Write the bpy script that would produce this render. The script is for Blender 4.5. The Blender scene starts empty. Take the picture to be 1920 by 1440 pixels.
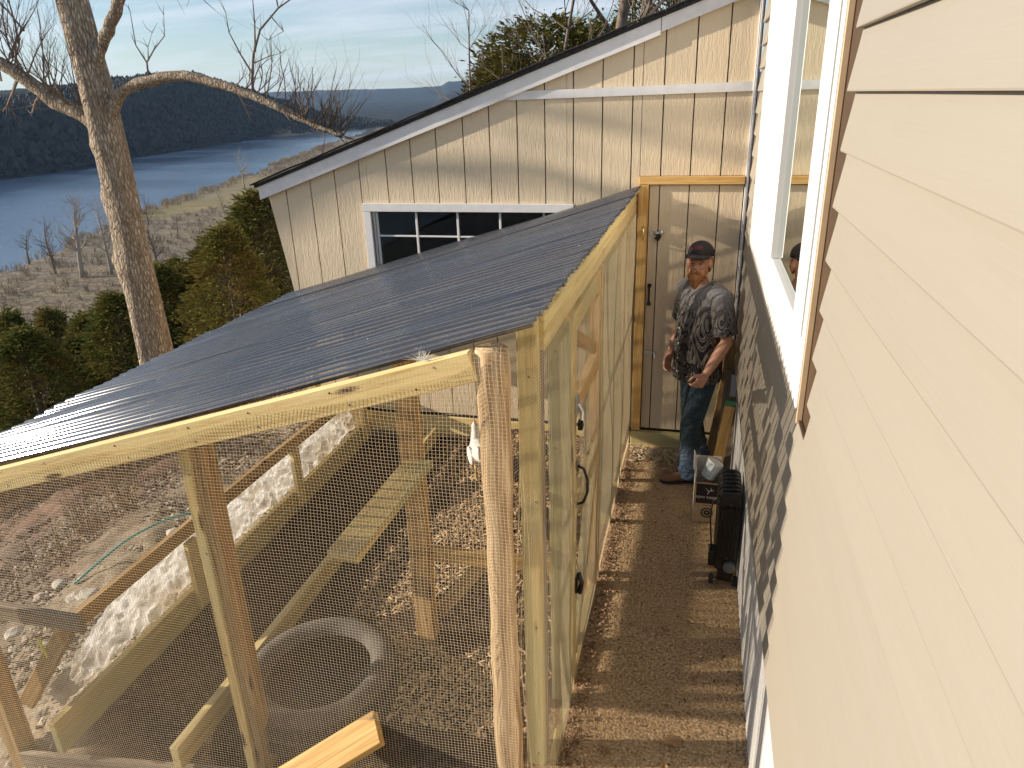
import bpy, bmesh, math, random
import numpy as np
from mathutils import Vector, Matrix, noise

R = math.radians
random.seed(7)
rng = np.random.default_rng(7)
scene = bpy.context.scene
COL = scene.collection

# ------------------------------------------------------------------ camera
CAM = Vector((0.0, 0.0, 2.72))
YAW, PITCH, ROLL = -0.25723, 0.37718, 0.03226
fwd = Vector((math.sin(YAW) * math.cos(PITCH), math.cos(YAW) * math.cos(PITCH), -math.sin(PITCH)))
rgt0 = Vector((math.cos(YAW), -math.sin(YAW), 0))
dwn0 = fwd.cross(rgt0)
rgt = math.cos(ROLL) * rgt0 + math.sin(ROLL) * dwn0
dwn = -math.sin(ROLL) * rgt0 + math.cos(ROLL) * dwn0
cam_data = bpy.data.cameras.new('camera')
cam_data.sensor_fit = 'HORIZONTAL'
cam_data.sensor_width = 36.0
cam_data.lens = 1356.0 / 1920.0 * 36.0
cam_data.clip_start = 0.05
cam_data.clip_end = 60000
cam = bpy.data.objects.new('camera', cam_data)
COL.objects.link(cam)
M = Matrix((rgt, -dwn, -fwd)).transposed().to_4x4()
cam.matrix_world = Matrix.Translation(CAM) @ M
scene.camera = cam

# ------------------------------------------------------------------ light
LDIR = Vector((1.0, 0.215, -0.352)).normalized()          # the way sunlight travels
SUN_EL = math.asin(-LDIR.z)
sun_data = bpy.data.lights.new('sun', 'SUN')
sun_data.energy = 5.0
sun_data.angle = R(0.53)
sun_data.color = (1.0, 0.875, 0.72)
sun = bpy.data.objects.new('sun', sun_data)
COL.objects.link(sun)
sun.rotation_euler = LDIR.to_track_quat('-Z', 'Y').to_euler()
sun.location = (-20, -5, 12)

world = bpy.data.worlds.new('World')
scene.world = world
world.use_nodes = True
wn, wl = world.node_tree.nodes, world.node_tree.links
wn.clear()
w_out = wn.new('ShaderNodeOutputWorld')
w_bg = wn.new('ShaderNodeBackground')
w_sky = wn.new('ShaderNodeTexSky')
w_sky.sky_type = 'NISHITA'
w_sky.sun_disc = False
w_sky.sun_elevation = SUN_EL
w_sky.sun_rotation = math.atan2(-LDIR.x, -LDIR.y)
w_sky.altitude = 200
w_sky.air_density = 1.0
w_sky.dust_density = 0.25
w_sky.ozone_density = 2.2
# thin high cirrus over the whole sky
w_tc = wn.new('ShaderNodeTexCoord')
w_sep = wn.new('ShaderNodeSeparateXYZ')
wl.new(w_tc.outputs['Generated'], w_sep.inputs[0])
w_add = wn.new('ShaderNodeMath'); w_add.operation = 'ADD'; w_add.inputs[1].default_value = 0.12
w_max = wn.new('ShaderNodeMath'); w_max.operation = 'MAXIMUM'; w_max.inputs[1].default_value = 0.02
wl.new(w_sep.outputs['Z'], w_add.inputs[0]); wl.new(w_add.outputs[0], w_max.inputs[0])
w_div = wn.new('ShaderNodeVectorMath'); w_div.operation = 'DIVIDE'
w_cmb = wn.new('ShaderNodeCombineXYZ')
for i in range(3): wl.new(w_max.outputs[0], w_cmb.inputs[i])
wl.new(w_tc.outputs['Generated'], w_div.inputs[0]); wl.new(w_cmb.outputs[0], w_div.inputs[1])
w_map = wn.new('ShaderNodeMapping'); w_map.inputs['Scale'].default_value = (0.55, 1.5, 1.0); w_map.inputs['Rotation'].default_value = (0, 0, R(-28))
wl.new(w_div.outputs[0], w_map.inputs[0])
w_noi = wn.new('ShaderNodeTexNoise'); w_noi.inputs['Scale'].default_value = 1.25; w_noi.inputs['Detail'].default_value = 9
w_noi.inputs['Roughness'].default_value = 0.58; w_noi.inputs['Distortion'].default_value = 0.55
wl.new(w_map.outputs[0], w_noi.inputs['Vector'])
w_rmp = wn.new('ShaderNodeValToRGB')
w_rmp.color_ramp.elements[0].position = 0.40; w_rmp.color_ramp.elements[0].color = (0.10, 0.10, 0.10, 1)
w_rmp.color_ramp.elements[1].position = 0.70; w_rmp.color_ramp.elements[1].color = (0.7, 0.7, 0.7, 1)
wl.new(w_noi.outputs['Fac'], w_rmp.inputs[0])
w_mix = wn.new('ShaderNodeMix'); w_mix.data_type = 'RGBA'
w_mix.inputs[7].default_value = (7.2, 7.4, 8.0, 1)
wl.new(w_rmp.outputs[0], w_mix.inputs[0]); wl.new(w_sky.outputs[0], w_mix.inputs[6])
wl.new(w_mix.outputs[2], w_bg.inputs[0])
w_bg.inputs[1].default_value = 0.088
wl.new(w_bg.outputs[0], w_out.inputs[0])

scene.view_settings.view_transform = 'Standard'
scene.view_settings.look = 'None'
scene.view_settings.gamma = 1.0
scene.view_settings.use_curve_mapping = False
scene.view_settings.exposure = 0.58
scene.cycles.max_bounces = 8
scene.cycles.transparent_max_bounces = 24
scene.cycles.diffuse_bounces = 4
scene.cycles.caustics_reflective = False
scene.cycles.caustics_refractive = False
scene.cycles.use_denoising = True
scene.cycles.use_adaptive_sampling = True
scene.cycles.adaptive_threshold = 0.015
scene.cycles.volume_bounces = 1

# ------------------------------------------------------------------ node helpers
class NT:
    def __init__(s, name):
        s.m = bpy.data.materials.new(name); s.m.use_nodes = True
        s.t = s.m.node_tree; s.n = s.t.nodes; s.l = s.t.links
        s.n.clear(); s.out = s.n.new('ShaderNodeOutputMaterial')
    def N(s, kind, **kw):
        nd = s.n.new('ShaderNode' + kind)
        for k, v in kw.items():
            if k.startswith('i_'):
                key = k[2:].replace('_', ' ')
                nd.inputs[key].default_value = v
            else: setattr(nd, k, v)
        return nd
    def L(s, a, b): s.l.new(a, b)
    def coord(s, scale=(1, 1, 1), out='Object', rot=(0, 0, 0)):
        tc = s.N('TexCoord'); mp = s.N('Mapping'); mp.inputs['Scale'].default_value = scale; mp.inputs['Rotation'].default_value = rot
        s.L(tc.outputs[out], mp.inputs[0]); return mp.outputs[0]
    def noise(s, vec, scale, detail=4, rough=0.55, dist=0.0, col=False):
        nd = s.N('TexNoise'); nd.inputs['Scale'].default_value = scale; nd.inputs['Detail'].default_value = detail
        nd.inputs['Roughness'].default_value = rough; nd.inputs['Distortion'].default_value = dist
        if vec is not None: s.L(vec, nd.inputs['Vector'])
        return nd.outputs['Color' if col else 'Fac']
    def ramp(s, fac, stops, interp='LINEAR'):
        nd = s.N('ValToRGB'); cr = nd.color_ramp; cr.interpolation = interp
        while len(cr.elements) < len(stops): cr.elements.new(0.5)
        for e, (p, c) in zip(cr.elements, stops):
            e.position = p; e.color = (*c, 1) if len(c) == 3 else c
        s.L(fac, nd.inputs[0]); return nd.outputs[0]
    def mix(s, fac, a, b, mode='MIX'):
        nd = s.N('Mix'); nd.data_type = 'RGBA'; nd.blend_type = mode
        for inp, v in ((nd.inputs[0], fac), (nd.inputs[6], a), (nd.inputs[7], b)):
            if hasattr(v, 'links') or hasattr(v, 'is_linked'): s.L(v, inp)
            elif isinstance(v, (tuple, list)): inp.default_value = (*v, 1) if len(v) == 3 else v
            else: inp.default_value = v
        return nd.outputs[2]
    def math(s, op, a, b=None, clamp=False):
        nd = s.N('Math'); nd.operation = op; nd.use_clamp = clamp
        for inp, v in ((nd.inputs[0], a), (nd.inputs[1], b)):
            if v is None: continue
            if hasattr(v, 'is_linked'): s.L(v, inp)
            else: inp.default_value = v
        return nd.outputs[0]
    def bump(s, h, strength=0.3, dist=0.01):
        nd = s.N('Bump'); nd.inputs['Strength'].default_value = strength; nd.inputs['Distance'].default_value = dist
        s.L(h, nd.inputs['Height']); return nd.outputs[0]
    def principled(s, color, rough=0.6, metal=0.0, normal=None, spec=0.5, **kw):
        p = s.N('BsdfPrincipled')
        for key, v in (('Base Color', color), ('Roughness', rough), ('Metallic', metal), ('Specular IOR Level', spec)):
            if hasattr(v, 'is_linked'): s.L(v, p.inputs[key])
            elif isinstance(v, (tuple, list)): p.inputs[key].default_value = (*v, 1)
            else: p.inputs[key].default_value = v
        if normal is not None: s.L(normal, p.inputs['Normal'])
        for k, v in kw.items(): p.inputs[k].default_value = v
        s.L(p.outputs[0], s.out.inputs['Surface']); return p

def rnd_value(t, col, amount=0.25):
    oi = t.N('ObjectInfo')
    v = t.math('ADD', t.math('MULTIPLY', oi.outputs['Random'], amount), 1 - amount / 2)
    hs = t.N('HueSaturation'); t.L(v, hs.inputs['Value']); t.L(col, hs.inputs['Color'])
    return hs.outputs[0]

def mat_wood(name, dark, mid, light, knot=(0.10, 0.055, 0.025), rough=0.7, vary=0.22, bump=0.35, green=None):
    """sawn lumber: the grain runs along the object's local X"""
    t = NT(name)
    oi = t.N('ObjectInfo')
    tc = t.N('TexCoord'); off = t.N('VectorMath', operation='ADD'); sc_ = t.N('VectorMath', operation='SCALE'); sc_.inputs['Scale'].default_value = 7.0
    cmb = t.N('CombineXYZ')
    for i in range(3): t.L(oi.outputs['Random'], cmb.inputs[i])
    t.L(cmb.outputs[0], sc_.inputs[0]); t.L(tc.outputs['Object'], off.inputs[0]); t.L(sc_.outputs[0], off.inputs[1])
    mp = t.N('Mapping'); mp.inputs['Scale'].default_value = (1.1, 26, 26); t.L(off.outputs[0], mp.inputs[0])
    n1 = t.noise(mp.outputs[0], 1.6, 5, 0.6, 0.9)
    mp2 = t.N('Mapping'); mp2.inputs['Scale'].default_value = (5, 150, 150); t.L(off.outputs[0], mp2.inputs[0])
    n2 = t.noise(mp2.outputs[0], 1.0, 3, 0.6)
    c = t.ramp(n1, [(0.28, dark), (0.5, mid), (0.72, light)])
    c = t.mix(0.35, c, t.ramp(n2, [(0.3, (0.25, 0.25, 0.25)), (0.7, (0.75, 0.75, 0.75))]), 'OVERLAY')
    if green is not None:
        mp4 = t.N('Mapping'); mp4.inputs['Scale'].default_value = (1.2, 5, 5); t.L(off.outputs[0], mp4.inputs[0])
        c = t.mix(t.ramp(t.noise(mp4.outputs[0], 1.0, 3), [(0.45, (0, 0, 0)), (0.62, (0.75, 0.75, 0.75))]), c, green)
    mp3 = t.N('Mapping'); mp3.inputs['Scale'].default_value = (2.2, 8.5, 8.5); t.L(off.outputs[0], mp3.inputs[0])
    vo = t.N('TexVoronoi'); vo.inputs['Scale'].default_value = 1.0; t.L(mp3.outputs[0], vo.inputs['Vector'])
    kf = t.ramp(vo.outputs['Distance'], [(0.07, (1, 1, 1)), (0.14, (0, 0, 0))])
    c = t.mix(kf, c, knot)
    c = rnd_value(t, c, vary)
    t.principled(c, rough, 0, t.bump(t.math('ADD', n1, t.math('MULTIPLY', n2, 0.5)), bump, 0.004), 0.35)
    return t.m

MAT = {}
MAT['wood'] = mat_wood('treated_pine', (0.38, 0.25, 0.085), (0.61, 0.46, 0.19), (0.74, 0.60, 0.30), green=(0.46, 0.43, 0.22))
MAT['wood_pale'] = mat_wood('treated_pine_pale', (0.52, 0.37, 0.14), (0.72, 0.56, 0.25), (0.80, 0.66, 0.35))
MAT['wood_green'] = mat_wood('treated_pine_green', (0.34, 0.27, 0.11), (0.50, 0.44, 0.22), (0.62, 0.56, 0.31), green=(0.36, 0.38, 0.25))
MAT['wood_brown'] = mat_wood('old_pine_brown', (0.24, 0.125, 0.042), (0.42, 0.26, 0.105), (0.56, 0.38, 0.175))
MAT['wood_orange'] = mat_wood('fresh_pine', (0.46, 0.25, 0.07), (0.62, 0.38, 0.13), (0.72, 0.48, 0.20))
MAT['wood_grey'] = mat_wood('weathered_board', (0.14, 0.11, 0.085), (0.26, 0.20, 0.145), (0.36, 0.29, 0.21))
MAT['wood_cedar'] = mat_wood('cedar_log', (0.20, 0.085, 0.04), (0.56, 0.39, 0.215), (0.78, 0.64, 0.42), knot=(0.12, 0.04, 0.02), bump=0.6)

def mat_plain(name, col, rough=0.5, metal=0.0, noise_amt=0.15, nscale=20, bump=0.0, spec=0.5, vary=0.0):
    t = NT(name)
    v = t.coord()
    n = t.noise(v, nscale, 5)
    lo = tuple(max(0, c * (1 - noise_amt)) for c in col); hi = tuple(min(1, c * (1 + noise_amt)) for c in col)
    c = t.ramp(n, [(0.3, lo), (0.7, hi)])
    if vary: c = rnd_value(t, c, vary)
    t.principled(c, rough, metal, t.bump(n, bump, 0.005) if bump else None, spec)
    return t.m

MAT['vinyl_white'] = mat_plain('white_vinyl', (0.80, 0.79, 0.76), 0.35, 0, 0.03, 6)
MAT['paint_white'] = mat_plain('white_paint', (0.74, 0.73, 0.72), 0.5, 0, 0.06, 15, 0.1)
MAT['brown_trim'] = mat_plain('brown_channel', (0.075, 0.042, 0.02), 0.6, 0, 0.2, 9)
MAT['tan_trim'] = mat_plain('tan_trim', (0.60, 0.44, 0.27), 0.5, 0, 0.1, 9)
MAT['black'] = mat_plain('black_metal', (0.007, 0.007, 0.008), 0.28, 0, 0.2, 30)
MAT['black_rubber'] = mat_plain('black_rubber', (0.02, 0.02, 0.02), 0.75, 0, 0.25, 30, 0.2)
MAT['zinc'] = mat_plain('galvanised_steel', (0.62, 0.63, 0.64), 0.35, 0.85, 0.15, 60)
MAT['brass'] = mat_plain('brass', (0.70, 0.52, 0.22), 0.35, 0.8, 0.1, 30)
MAT['dark'] = mat_plain('dark_gap', (0.012, 0.01, 0.009), 0.9, 0, 0.1, 5)

def mat_vinyl_siding():
    t = NT('beige_vinyl_siding')
    v = t.coord((70, 1.3, 70))
    n = t.noise(v, 1.6, 4, 0.55, 0.5)
    big = t.noise(t.coord((1, 0.7, 1)), 1.7, 3)
    c = t.mix(t.math('MULTIPLY', n, 0.30), (0.335, 0.303, 0.250), (0.388, 0.350, 0.290))
    c = t.mix(t.math('MULTIPLY', big, 0.25), c, (0.36, 0.32, 0.26))
    c = rnd_value(t, c, 0.03)
    st = t.ramp(t.noise(t.coord((1, 0.35, 3)), 5, 5, 0.65), [(0.52, (0,) * 3), (0.75, (0.14,) * 3)])
    c = t.mix(st, c, (0.27, 0.235, 0.18))
    wav = t.noise(t.coord((1, 0.8, 5)), 3.0, 2)
    t.principled(c, 0.42, 0, t.bump(t.math('ADD', n, t.math('MULTIPLY', wav, 2.2)), 0.25, 0.002), 0.35)
    return t.m
MAT['siding'] = mat_vinyl_siding()

def mat_t111():
    t = NT('embossed_tan_panel')
    oi = t.N('ObjectInfo')
    tc = t.N('TexCoord'); add = t.N('VectorMath', operation='ADD'); cmb = t.N('CombineXYZ')
    t.L(t.math('MULTIPLY', oi.outputs['Random'], 40.0), cmb.inputs[2]); t.L(t.math('MULTIPLY', oi.outputs['Random'], 11.0), cmb.inputs[0])
    t.L(tc.outputs['Object'], add.inputs[0]); t.L(cmb.outputs[0], add.inputs[1])
    mp = t.N('Mapping'); mp.inputs['Scale'].default_value = (1, 1, 0.16); t.L(add.outputs[0], mp.inputs[0])
    warp = t.noise(mp.outputs[0], 9, 2, 0.5)
    wv = t.N('TexNoise'); wv.inputs['Scale'].default_value = 62; wv.inputs['Detail'].default_value = 3; wv.inputs['Roughness'].default_value = 0.55; wv.inputs['Distortion'].default_value = 1.4
    mp2 = t.N('Mapping'); mp2.inputs['Scale'].default_value = (1, 1, 0.11); t.L(add.outputs[0], mp2.inputs[0]); t.L(mp2.outputs[0], wv.inputs['Vector'])
    h = t.math('ADD', t.ramp(wv.outputs['Fac'], [(0.36, (0, 0, 0)), (0.62, (1, 1, 1))]), t.math('MULTIPLY', warp, 0.6))
    big = t.noise(t.coord((1, 1, 0.5)), 1.3, 4)
    c = t.mix(t.math('MULTIPLY', big, 0.5), (0.73, 0.60, 0.42), (0.66, 0.54, 0.375))
    c = t.mix(t.ramp(t.noise(t.coord((1, 1, 1)), 90, 2), [(0.70, (0, 0, 0)), (0.78, (0.4, 0.4, 0.4))]), c, (0.35, 0.27, 0.17))
    c = rnd_value(t, c, 0.06)
    t.principled(c, 0.6, 0, t.bump(h, 0.45, 0.003), 0.3)
    return t.m
MAT['t111'] = mat_t111()

def mat_roof_panel():
    """smoke-tinted corrugated plastic: glossy, and the sun comes through it dimmed"""
    t = NT('smoked_corrugated_plastic')
    v = t.coord((0.35, 2.2, 1))
    n = t.noise(v, 2.0, 5, 0.6)
    sp = t.noise(t.coord(), 55, 2)
    dust = t.ramp(sp, [(0.66, (0, 0, 0)), (0.74, (1, 1, 1))])
    c = t.mix(n, (0.030, 0.034, 0.044), (0.075, 0.082, 0.095))
    c = t.mix(t.math('MULTIPLY', dust, 0.25), c, (0.4, 0.4, 0.4))
    p = t.N('BsdfPrincipled'); t.L(c, p.inputs['Base Color']); t.L(t.ramp(n, [(0.3, (0.05,) * 3), (0.75, (0.15,) * 3)]), p.inputs['Roughness'])
    p.inputs['IOR'].default_value = 2.3
    tr = t.N('BsdfTransparent'); tr.inputs[0].default_value = (1.0, 0.97, 0.90, 1)
    lw = t.N('LayerWeight'); lw.inputs[0].default_value = 0.5
    fac = t.ramp(lw.outputs['Facing'], [(0.0, (0.52,) * 3), (0.43, (0.60,) * 3), (0.50, (0.92,) * 3), (0.60, (1.0,) * 3)])
    mx = t.N('MixShader'); t.L(fac, mx.inputs[0]); t.L(tr.outputs[0], mx.inputs[1]); t.L(p.outputs[0], mx.inputs[2])
    t.L(mx.outputs[0], t.out.inputs['Surface'])
    return t.m
MAT['roof_panel'] = mat_roof_panel()

def mat_glass(name, tint=(0.9, 0.95, 0.93), dark=0.0):
    t = NT(name)
    gl = t.N('BsdfGlossy'); gl.inputs['Roughness'].default_value = 0.015; gl.inputs[0].default_value = (*tint, 1)
    tr = t.N('BsdfTransparent'); tr.inputs[0].default_value = (0.75, 0.78, 0.76, 1)
    fr = t.N('Fresnel'); fr.inputs[0].default_value = 1.52
    f = t.math('MULTIPLY', fr.outputs[0], 1.1, True)
    mx = t.N('MixShader'); t.L(f, mx.inputs[0]); t.L(tr.outputs[0], mx.inputs[1]); t.L(gl.outputs[0], mx.inputs[2])
    t.L(mx.outputs[0], t.out.inputs['Surface'])
    return t.m
MAT['glass'] = mat_glass('window_glass')

# ------------------------------------------------------------------ object helpers
def mesh_obj(name, verts, faces, mat, parent=None, smooth=False, loc=None):
    me = bpy.data.meshes.new(name)
    me.from_pydata([tuple(v) for v in verts], [], [tuple(f) for f in faces])
    if smooth:
        me.polygons.foreach_set('use_smooth', np.ones(len(me.polygons), bool))
    me.update()
    if mat is not None: me.materials.append(mat)
    return link(name, me, parent, loc)

def link(name, me, parent=None, loc=None, mw=None):
    o = bpy.data.objects.new(name, me); COL.objects.link(o)
    w = mw if mw is not None else (Matrix.Translation(Vector(loc)) if loc is not None else Matrix.Identity(4))
    if parent is not None:
        o.parent = parent
        o.matrix_basis = world_of(parent).inverted() @ w
    else:
        o.matrix_basis = w
    return o

def world_of(o):
    m = o.matrix_basis.copy(); p = o.parent
    while p is not None:
        m = p.matrix_basis @ m; p = p.parent
    return m

def tag(o, label=None, cat=None, group=None, kind=None):
    if label: o['label'] = label
    if cat: o['category'] = cat
    if group: o['group'] = group
    if kind: o['kind'] = kind
    return o

def thing(name, label, cat, loc=(0, 0, 0), group=None):
    o = bpy.data.objects.new(name, None); COL.objects.link(o)
    o.location = loc; o.empty_display_size = 0.1
    return tag(o, label, cat, group)

_cb = {}
def chamfer_box(l, w, h, ch=0.003):
    """bevelled box centred on the origin, l along X"""
    key = (round(l, 3), round(w, 3), round(h, 3), ch)
    bm = bmesh.new()
    bmesh.ops.create_cube(bm, size=1.0)
    for v in bm.verts: v.co = Vector((v.co.x * l, v.co.y * w, v.co.z * h))
    if ch > 0: bmesh.ops.bevel(bm, geom=bm.edges[:], offset=min(ch, w * .3, h * .3, l * .3), segments=1, affect='EDGES')
    me = bpy.data.meshes.new('box'); bm.to_mesh(me); bm.free()
    return me

def beam(name, a, b, w, h, mat, parent=None, up=(0, 0, 1), ch=0.003, label=None):
    """board from a to b; h along 'up', w across"""
    a, b = Vector(a), Vector(b); d = b - a; L = d.length; x = d / L
    up = Vector(up); y = up.cross(x)
    if y.length < 1e-4: y = Vector((0, 1, 0)).cross(x)
    y.normalize(); z = x.cross(y)
    me = chamfer_box(L, w, h, ch); me.materials.append(mat)
    mw = Matrix((x, y, z)).transposed().to_4x4(); mw.translation = (a + b) / 2
    o = link(name, me, parent, mw=mw)
    if label: o['label'] = label
    return o

def prism(name, poly, axis, d0, d1, mat, parent=None):
    """2D polygon extruded along axis: axis 'y' -> poly in (x,z); axis 'x' -> poly in (y,z); 'z' -> (x,y)"""
    n = len(poly)
    def P(p, d):
        return {'y': (p[0], d, p[1]), 'x': (d, p[0], p[1]), 'z': (p[0], p[1], d)}[axis]
    vs = [P(p, d0) for p in poly] + [P(p, d1) for p in poly]
    fs = [tuple(range(n)), tuple(range(2 * n - 1, n - 1, -1))] + [(i, i + n, (i + 1) % n + n, (i + 1) % n) for i in range(n)]
    me = bpy.data.meshes.new(name); me.from_pydata(vs, [], fs); 
    bm = bmesh.new(); bm.from_mesh(me); bmesh.ops.recalc_face_normals(bm, faces=bm.faces); bm.to_mesh(me); bm.free()
    me.materials.append(mat)
    return link(name, me, parent)

def box(name, lo, hi, mat, parent=None, ch=0.003):
    lo, hi = Vector(lo), Vector(hi); s = hi - lo
    me = chamfer_box(s.x, s.y, s.z, ch); me.materials.append(mat)
    return link(name, me, parent, loc=(lo + hi) / 2)

class Buf:
    """collects geometry for one mesh"""
    def __init__(s): s.v = []; s.f = []
    def add(s, vs, fs):
        o = len(s.v); s.v.extend(vs); s.f.extend([tuple(i + o for i in f) for f in fs])
    def tube(s, pts, radii, sides=6, cap=True):
        pts = [Vector(p) for p in pts]; n = len(pts)
        if not hasattr(radii, '__len__'): radii = [radii] * n
        o = len(s.v); ref = None
        for i, p in enumerate(pts):
            d = (pts[min(i + 1, n - 1)] - pts[max(i - 1, 0)])
            d = d.normalized() if d.length > 1e-9 else Vector((0, 0, 1))
            if ref is None:
                ref = d.orthogonal().normalized()
            ref = (ref - d * ref.dot(d))
            ref = ref.normalized() if ref.length > 1e-6 else d.orthogonal().normalized()
            b = d.cross(ref)
            for k in range(sides):
                a = 2 * math.pi * k / sides
                s.v.append(p + (ref * math.cos(a) + b * math.sin(a)) * radii[i])
        for i in range(n - 1):
            for k in range(sides):
                k2 = (k + 1) % sides
                s.f.append((o + i * sides + k, o + i * sides + k2, o + (i + 1) * sides + k2, o + (i + 1) * sides + k))
        if cap:
            s.f.append(tuple(o + k for k in range(sides))[::-1]); s.f.append(tuple(o + (n - 1) * sides + k for k in range(sides)))
    def ellipsoid(s, c, r, rot=None, seg=14, rings=9, fn=None):
        c = Vector(c); o = len(s.v)
        for i in range(rings + 1):
            th = math.pi * i / rings
            for k in range(seg):
                ph = 2 * math.pi * k / seg
                p = Vector((r[0] * math.sin(th) * math.cos(ph), r[1] * math.sin(th) * math.sin(ph), r[2] * math.cos(th)))
                if fn: p = fn(p)
                if rot is not None: p = rot @ p
                s.v.append(c + p)
        for i in range(rings):
            for k in range(seg):
                k2 = (k + 1) % seg
                s.f.append((o + i * seg + k, o + (i + 1) * seg + k, o + (i + 1) * seg + k2, o + i * seg + k2))
    def loft(s, rings, sides=16):
        """rings: (center, u, v) with u and v the half-axis vectors"""
        o = len(s.v)
        for c, u, v in rings:
            c, u, v = Vector(c), Vector(u), Vector(v)
            for k in range(sides):
                a = 2 * math.pi * k / sides
                s.v.append(c + u * math.cos(a) + v * math.sin(a))
        n = len(rings)
        for i in range(n - 1):
            for k in range(sides):
                k2 = (k + 1) % sides
                s.f.append((o + i * sides + k, o + i * sides + k2, o + (i + 1) * sides + k2, o + (i + 1) * sides + k))
        s.f.append(tuple(o + k for k in range(sides))[::-1]); s.f.append(tuple(o + (n - 1) * sides + k for k in range(sides)))
    def box(s, lo, hi):
        (a, b, c), (d, e, f) = lo, hi
        s.add([(a, b, c), (d, b, c), (d, e, c), (a, e, c), (a, b, f), (d, b, f), (d, e, f), (a, e, f)],
              [(0, 3, 2, 1), (4, 5, 6, 7), (0, 1, 5, 4), (1, 2, 6, 5), (2, 3, 7, 6), (3, 0, 4, 7)])
    def obj(s, name, mat, parent=None, smooth=False, mw=None):
        me = bpy.data.meshes.new(name)
        me.from_pydata([tuple(v) for v in s.v], [], s.f)
        if smooth: me.polygons.foreach_set('use_smooth', np.ones(len(me.polygons), bool))
        me.update(); me.materials.append(mat)
        return link(name, me, parent, mw=mw)

def sstep(a, b, x):
    t = np.clip((np.asarray(x, float) - a) / (b - a), 0, 1); return t * t * (3 - 2 * t)

# ================================================================== terrain
def vnoise(x, y, seed=0):
    x = np.asarray(x, float); y = np.asarray(y, float)
    xi = np.floor(x).astype(np.int64); yi = np.floor(y).astype(np.int64); xf = x - xi; yf = y - yi
    def h(a, b):
        n = (a * 374761393 + b * 668265263 + seed * 974634777) & 0xffffffff
        n = ((n ^ (n >> 13)) * 1274126177) & 0xffffffff
        return ((n ^ (n >> 16)) & 0xffff) / 65535.0
    u = xf * xf * (3 - 2 * xf); v = yf * yf * (3 - 2 * yf)
    return (h(xi, yi) * (1 - u) + h(xi + 1, yi) * u) * (1 - v) + (h(xi, yi + 1) * (1 - u) + h(xi + 1, yi + 1) * u) * v
def fbm(x, y, oct=4, seed=0, gain=0.5):
    s = 0; a = 1; t = 0
    for i in range(oct):
        s = s + a * vnoise(np.asarray(x) * 2 ** i, np.asarray(y) * 2 ** i, seed + i); t += a; a *= gain
    return s / t

WATER = -50.0
FAR_Y = [-2000, 300, 500, 620, 750, 950, 1200, 1320, 1456, 1600, 20000]
FAR_S = [420, 400, 390, 355, 370, 342, 325, 262, 190, 120, 120]
HILL_Y = [-3000, 0, 676, 850, 995, 1190, 1265, 1363, 1440, 1517, 1700, 2000, 20000]
HILL_H = [54, 54, 58, 70, 86, 100, 86, 60, 40, 24, 8, 0, 0]
def gz(x, y):
    """height of the land"""
    x = np.asarray(x, float); y = np.asarray(y, float)
    s = -0.948 * x - 0.319 * y
    d = np.hypot(x, y)
    # yard round the house
    z = -0.17 * sstep(-1.3, -2.6, x) - 0.22 * sstep(-2.9, -3.6, x)
    z = z - 0.55 * sstep(2.30, 1.5, y) * sstep(-0.9, -3.2, x)
    u = np.maximum(0, np.maximum(s - 2.6, np.minimum(-x - 4.5, 12.0)))
    drop = np.where(u < 6, 0.22 * u + 0.05 * u * u, 3.12 + (u - 6) * 0.60)
    low = -49.0 + 2.2 * (fbm(x / 60, y / 60, 3, 3) - 0.5)
    z = z - drop
    # soft landing on the flood plain
    k = 3.0
    z = np.where(z > low + 40, z, low + k * np.log1p(np.exp(np.clip((z - low) / k, -40, 40))))
    # river bed
    shore = 170 + 26 * (fbm(x / 90 + 5, y / 90, 3, 9) - 0.5) + 14 * (fbm(x / 25, y / 25, 2, 11) - 0.5)
    fs = np.interp(y, FAR_Y, FAR_S) + 12 * (fbm(x / 70, y / 70, 2, 21) - 0.5)
    inr = sstep(shore - 4, shore + 10, s) * (1 - sstep(fs - 8, fs + 3, s))
    z = z * (1 - inr) + (WATER - 4) * inr
    # wooded ridge over the river
    Hh = np.interp(y, HILL_Y, HILL_H)
    rise = sstep(0, 1, (s - fs + 4) / 130)
    bump_ = (fbm(x / 120, y / 120, 3, 31) - 0.5) * 11 * rise + (fbm(x / 11, y / 11, 2, 33) - 0.4) * 9 * np.clip((s - fs - 6) / 10, 0, 1)
    z = z + np.where(s > fs - 4, Hh * rise * (1 - 0.30 * sstep(230, 900, s - fs)) + bump_ * np.clip(Hh / 40, 0, 1), 0)
    # far country: low wooded land, then ridge behind ridge
    far = sstep(1900, 5200, d)
    z = z + far * (70 + 30 * fbm(x / 900, y / 900, 3, 41)) * 0.55
    z = z + sstep(5000, 8200, d) * (120 + 75 * (fbm(x / 1500, y / 1500, 3, 43))) * 0.85
    z = z + sstep(1500, 2200, d) * (fbm(x / 45, y / 45, 2, 47) - 0.5) * 12
    # flat behind the house, never on the river side
    return z

def gz1(x, y): return float(gz(np.array([x]), np.array([y]))[0])

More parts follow.
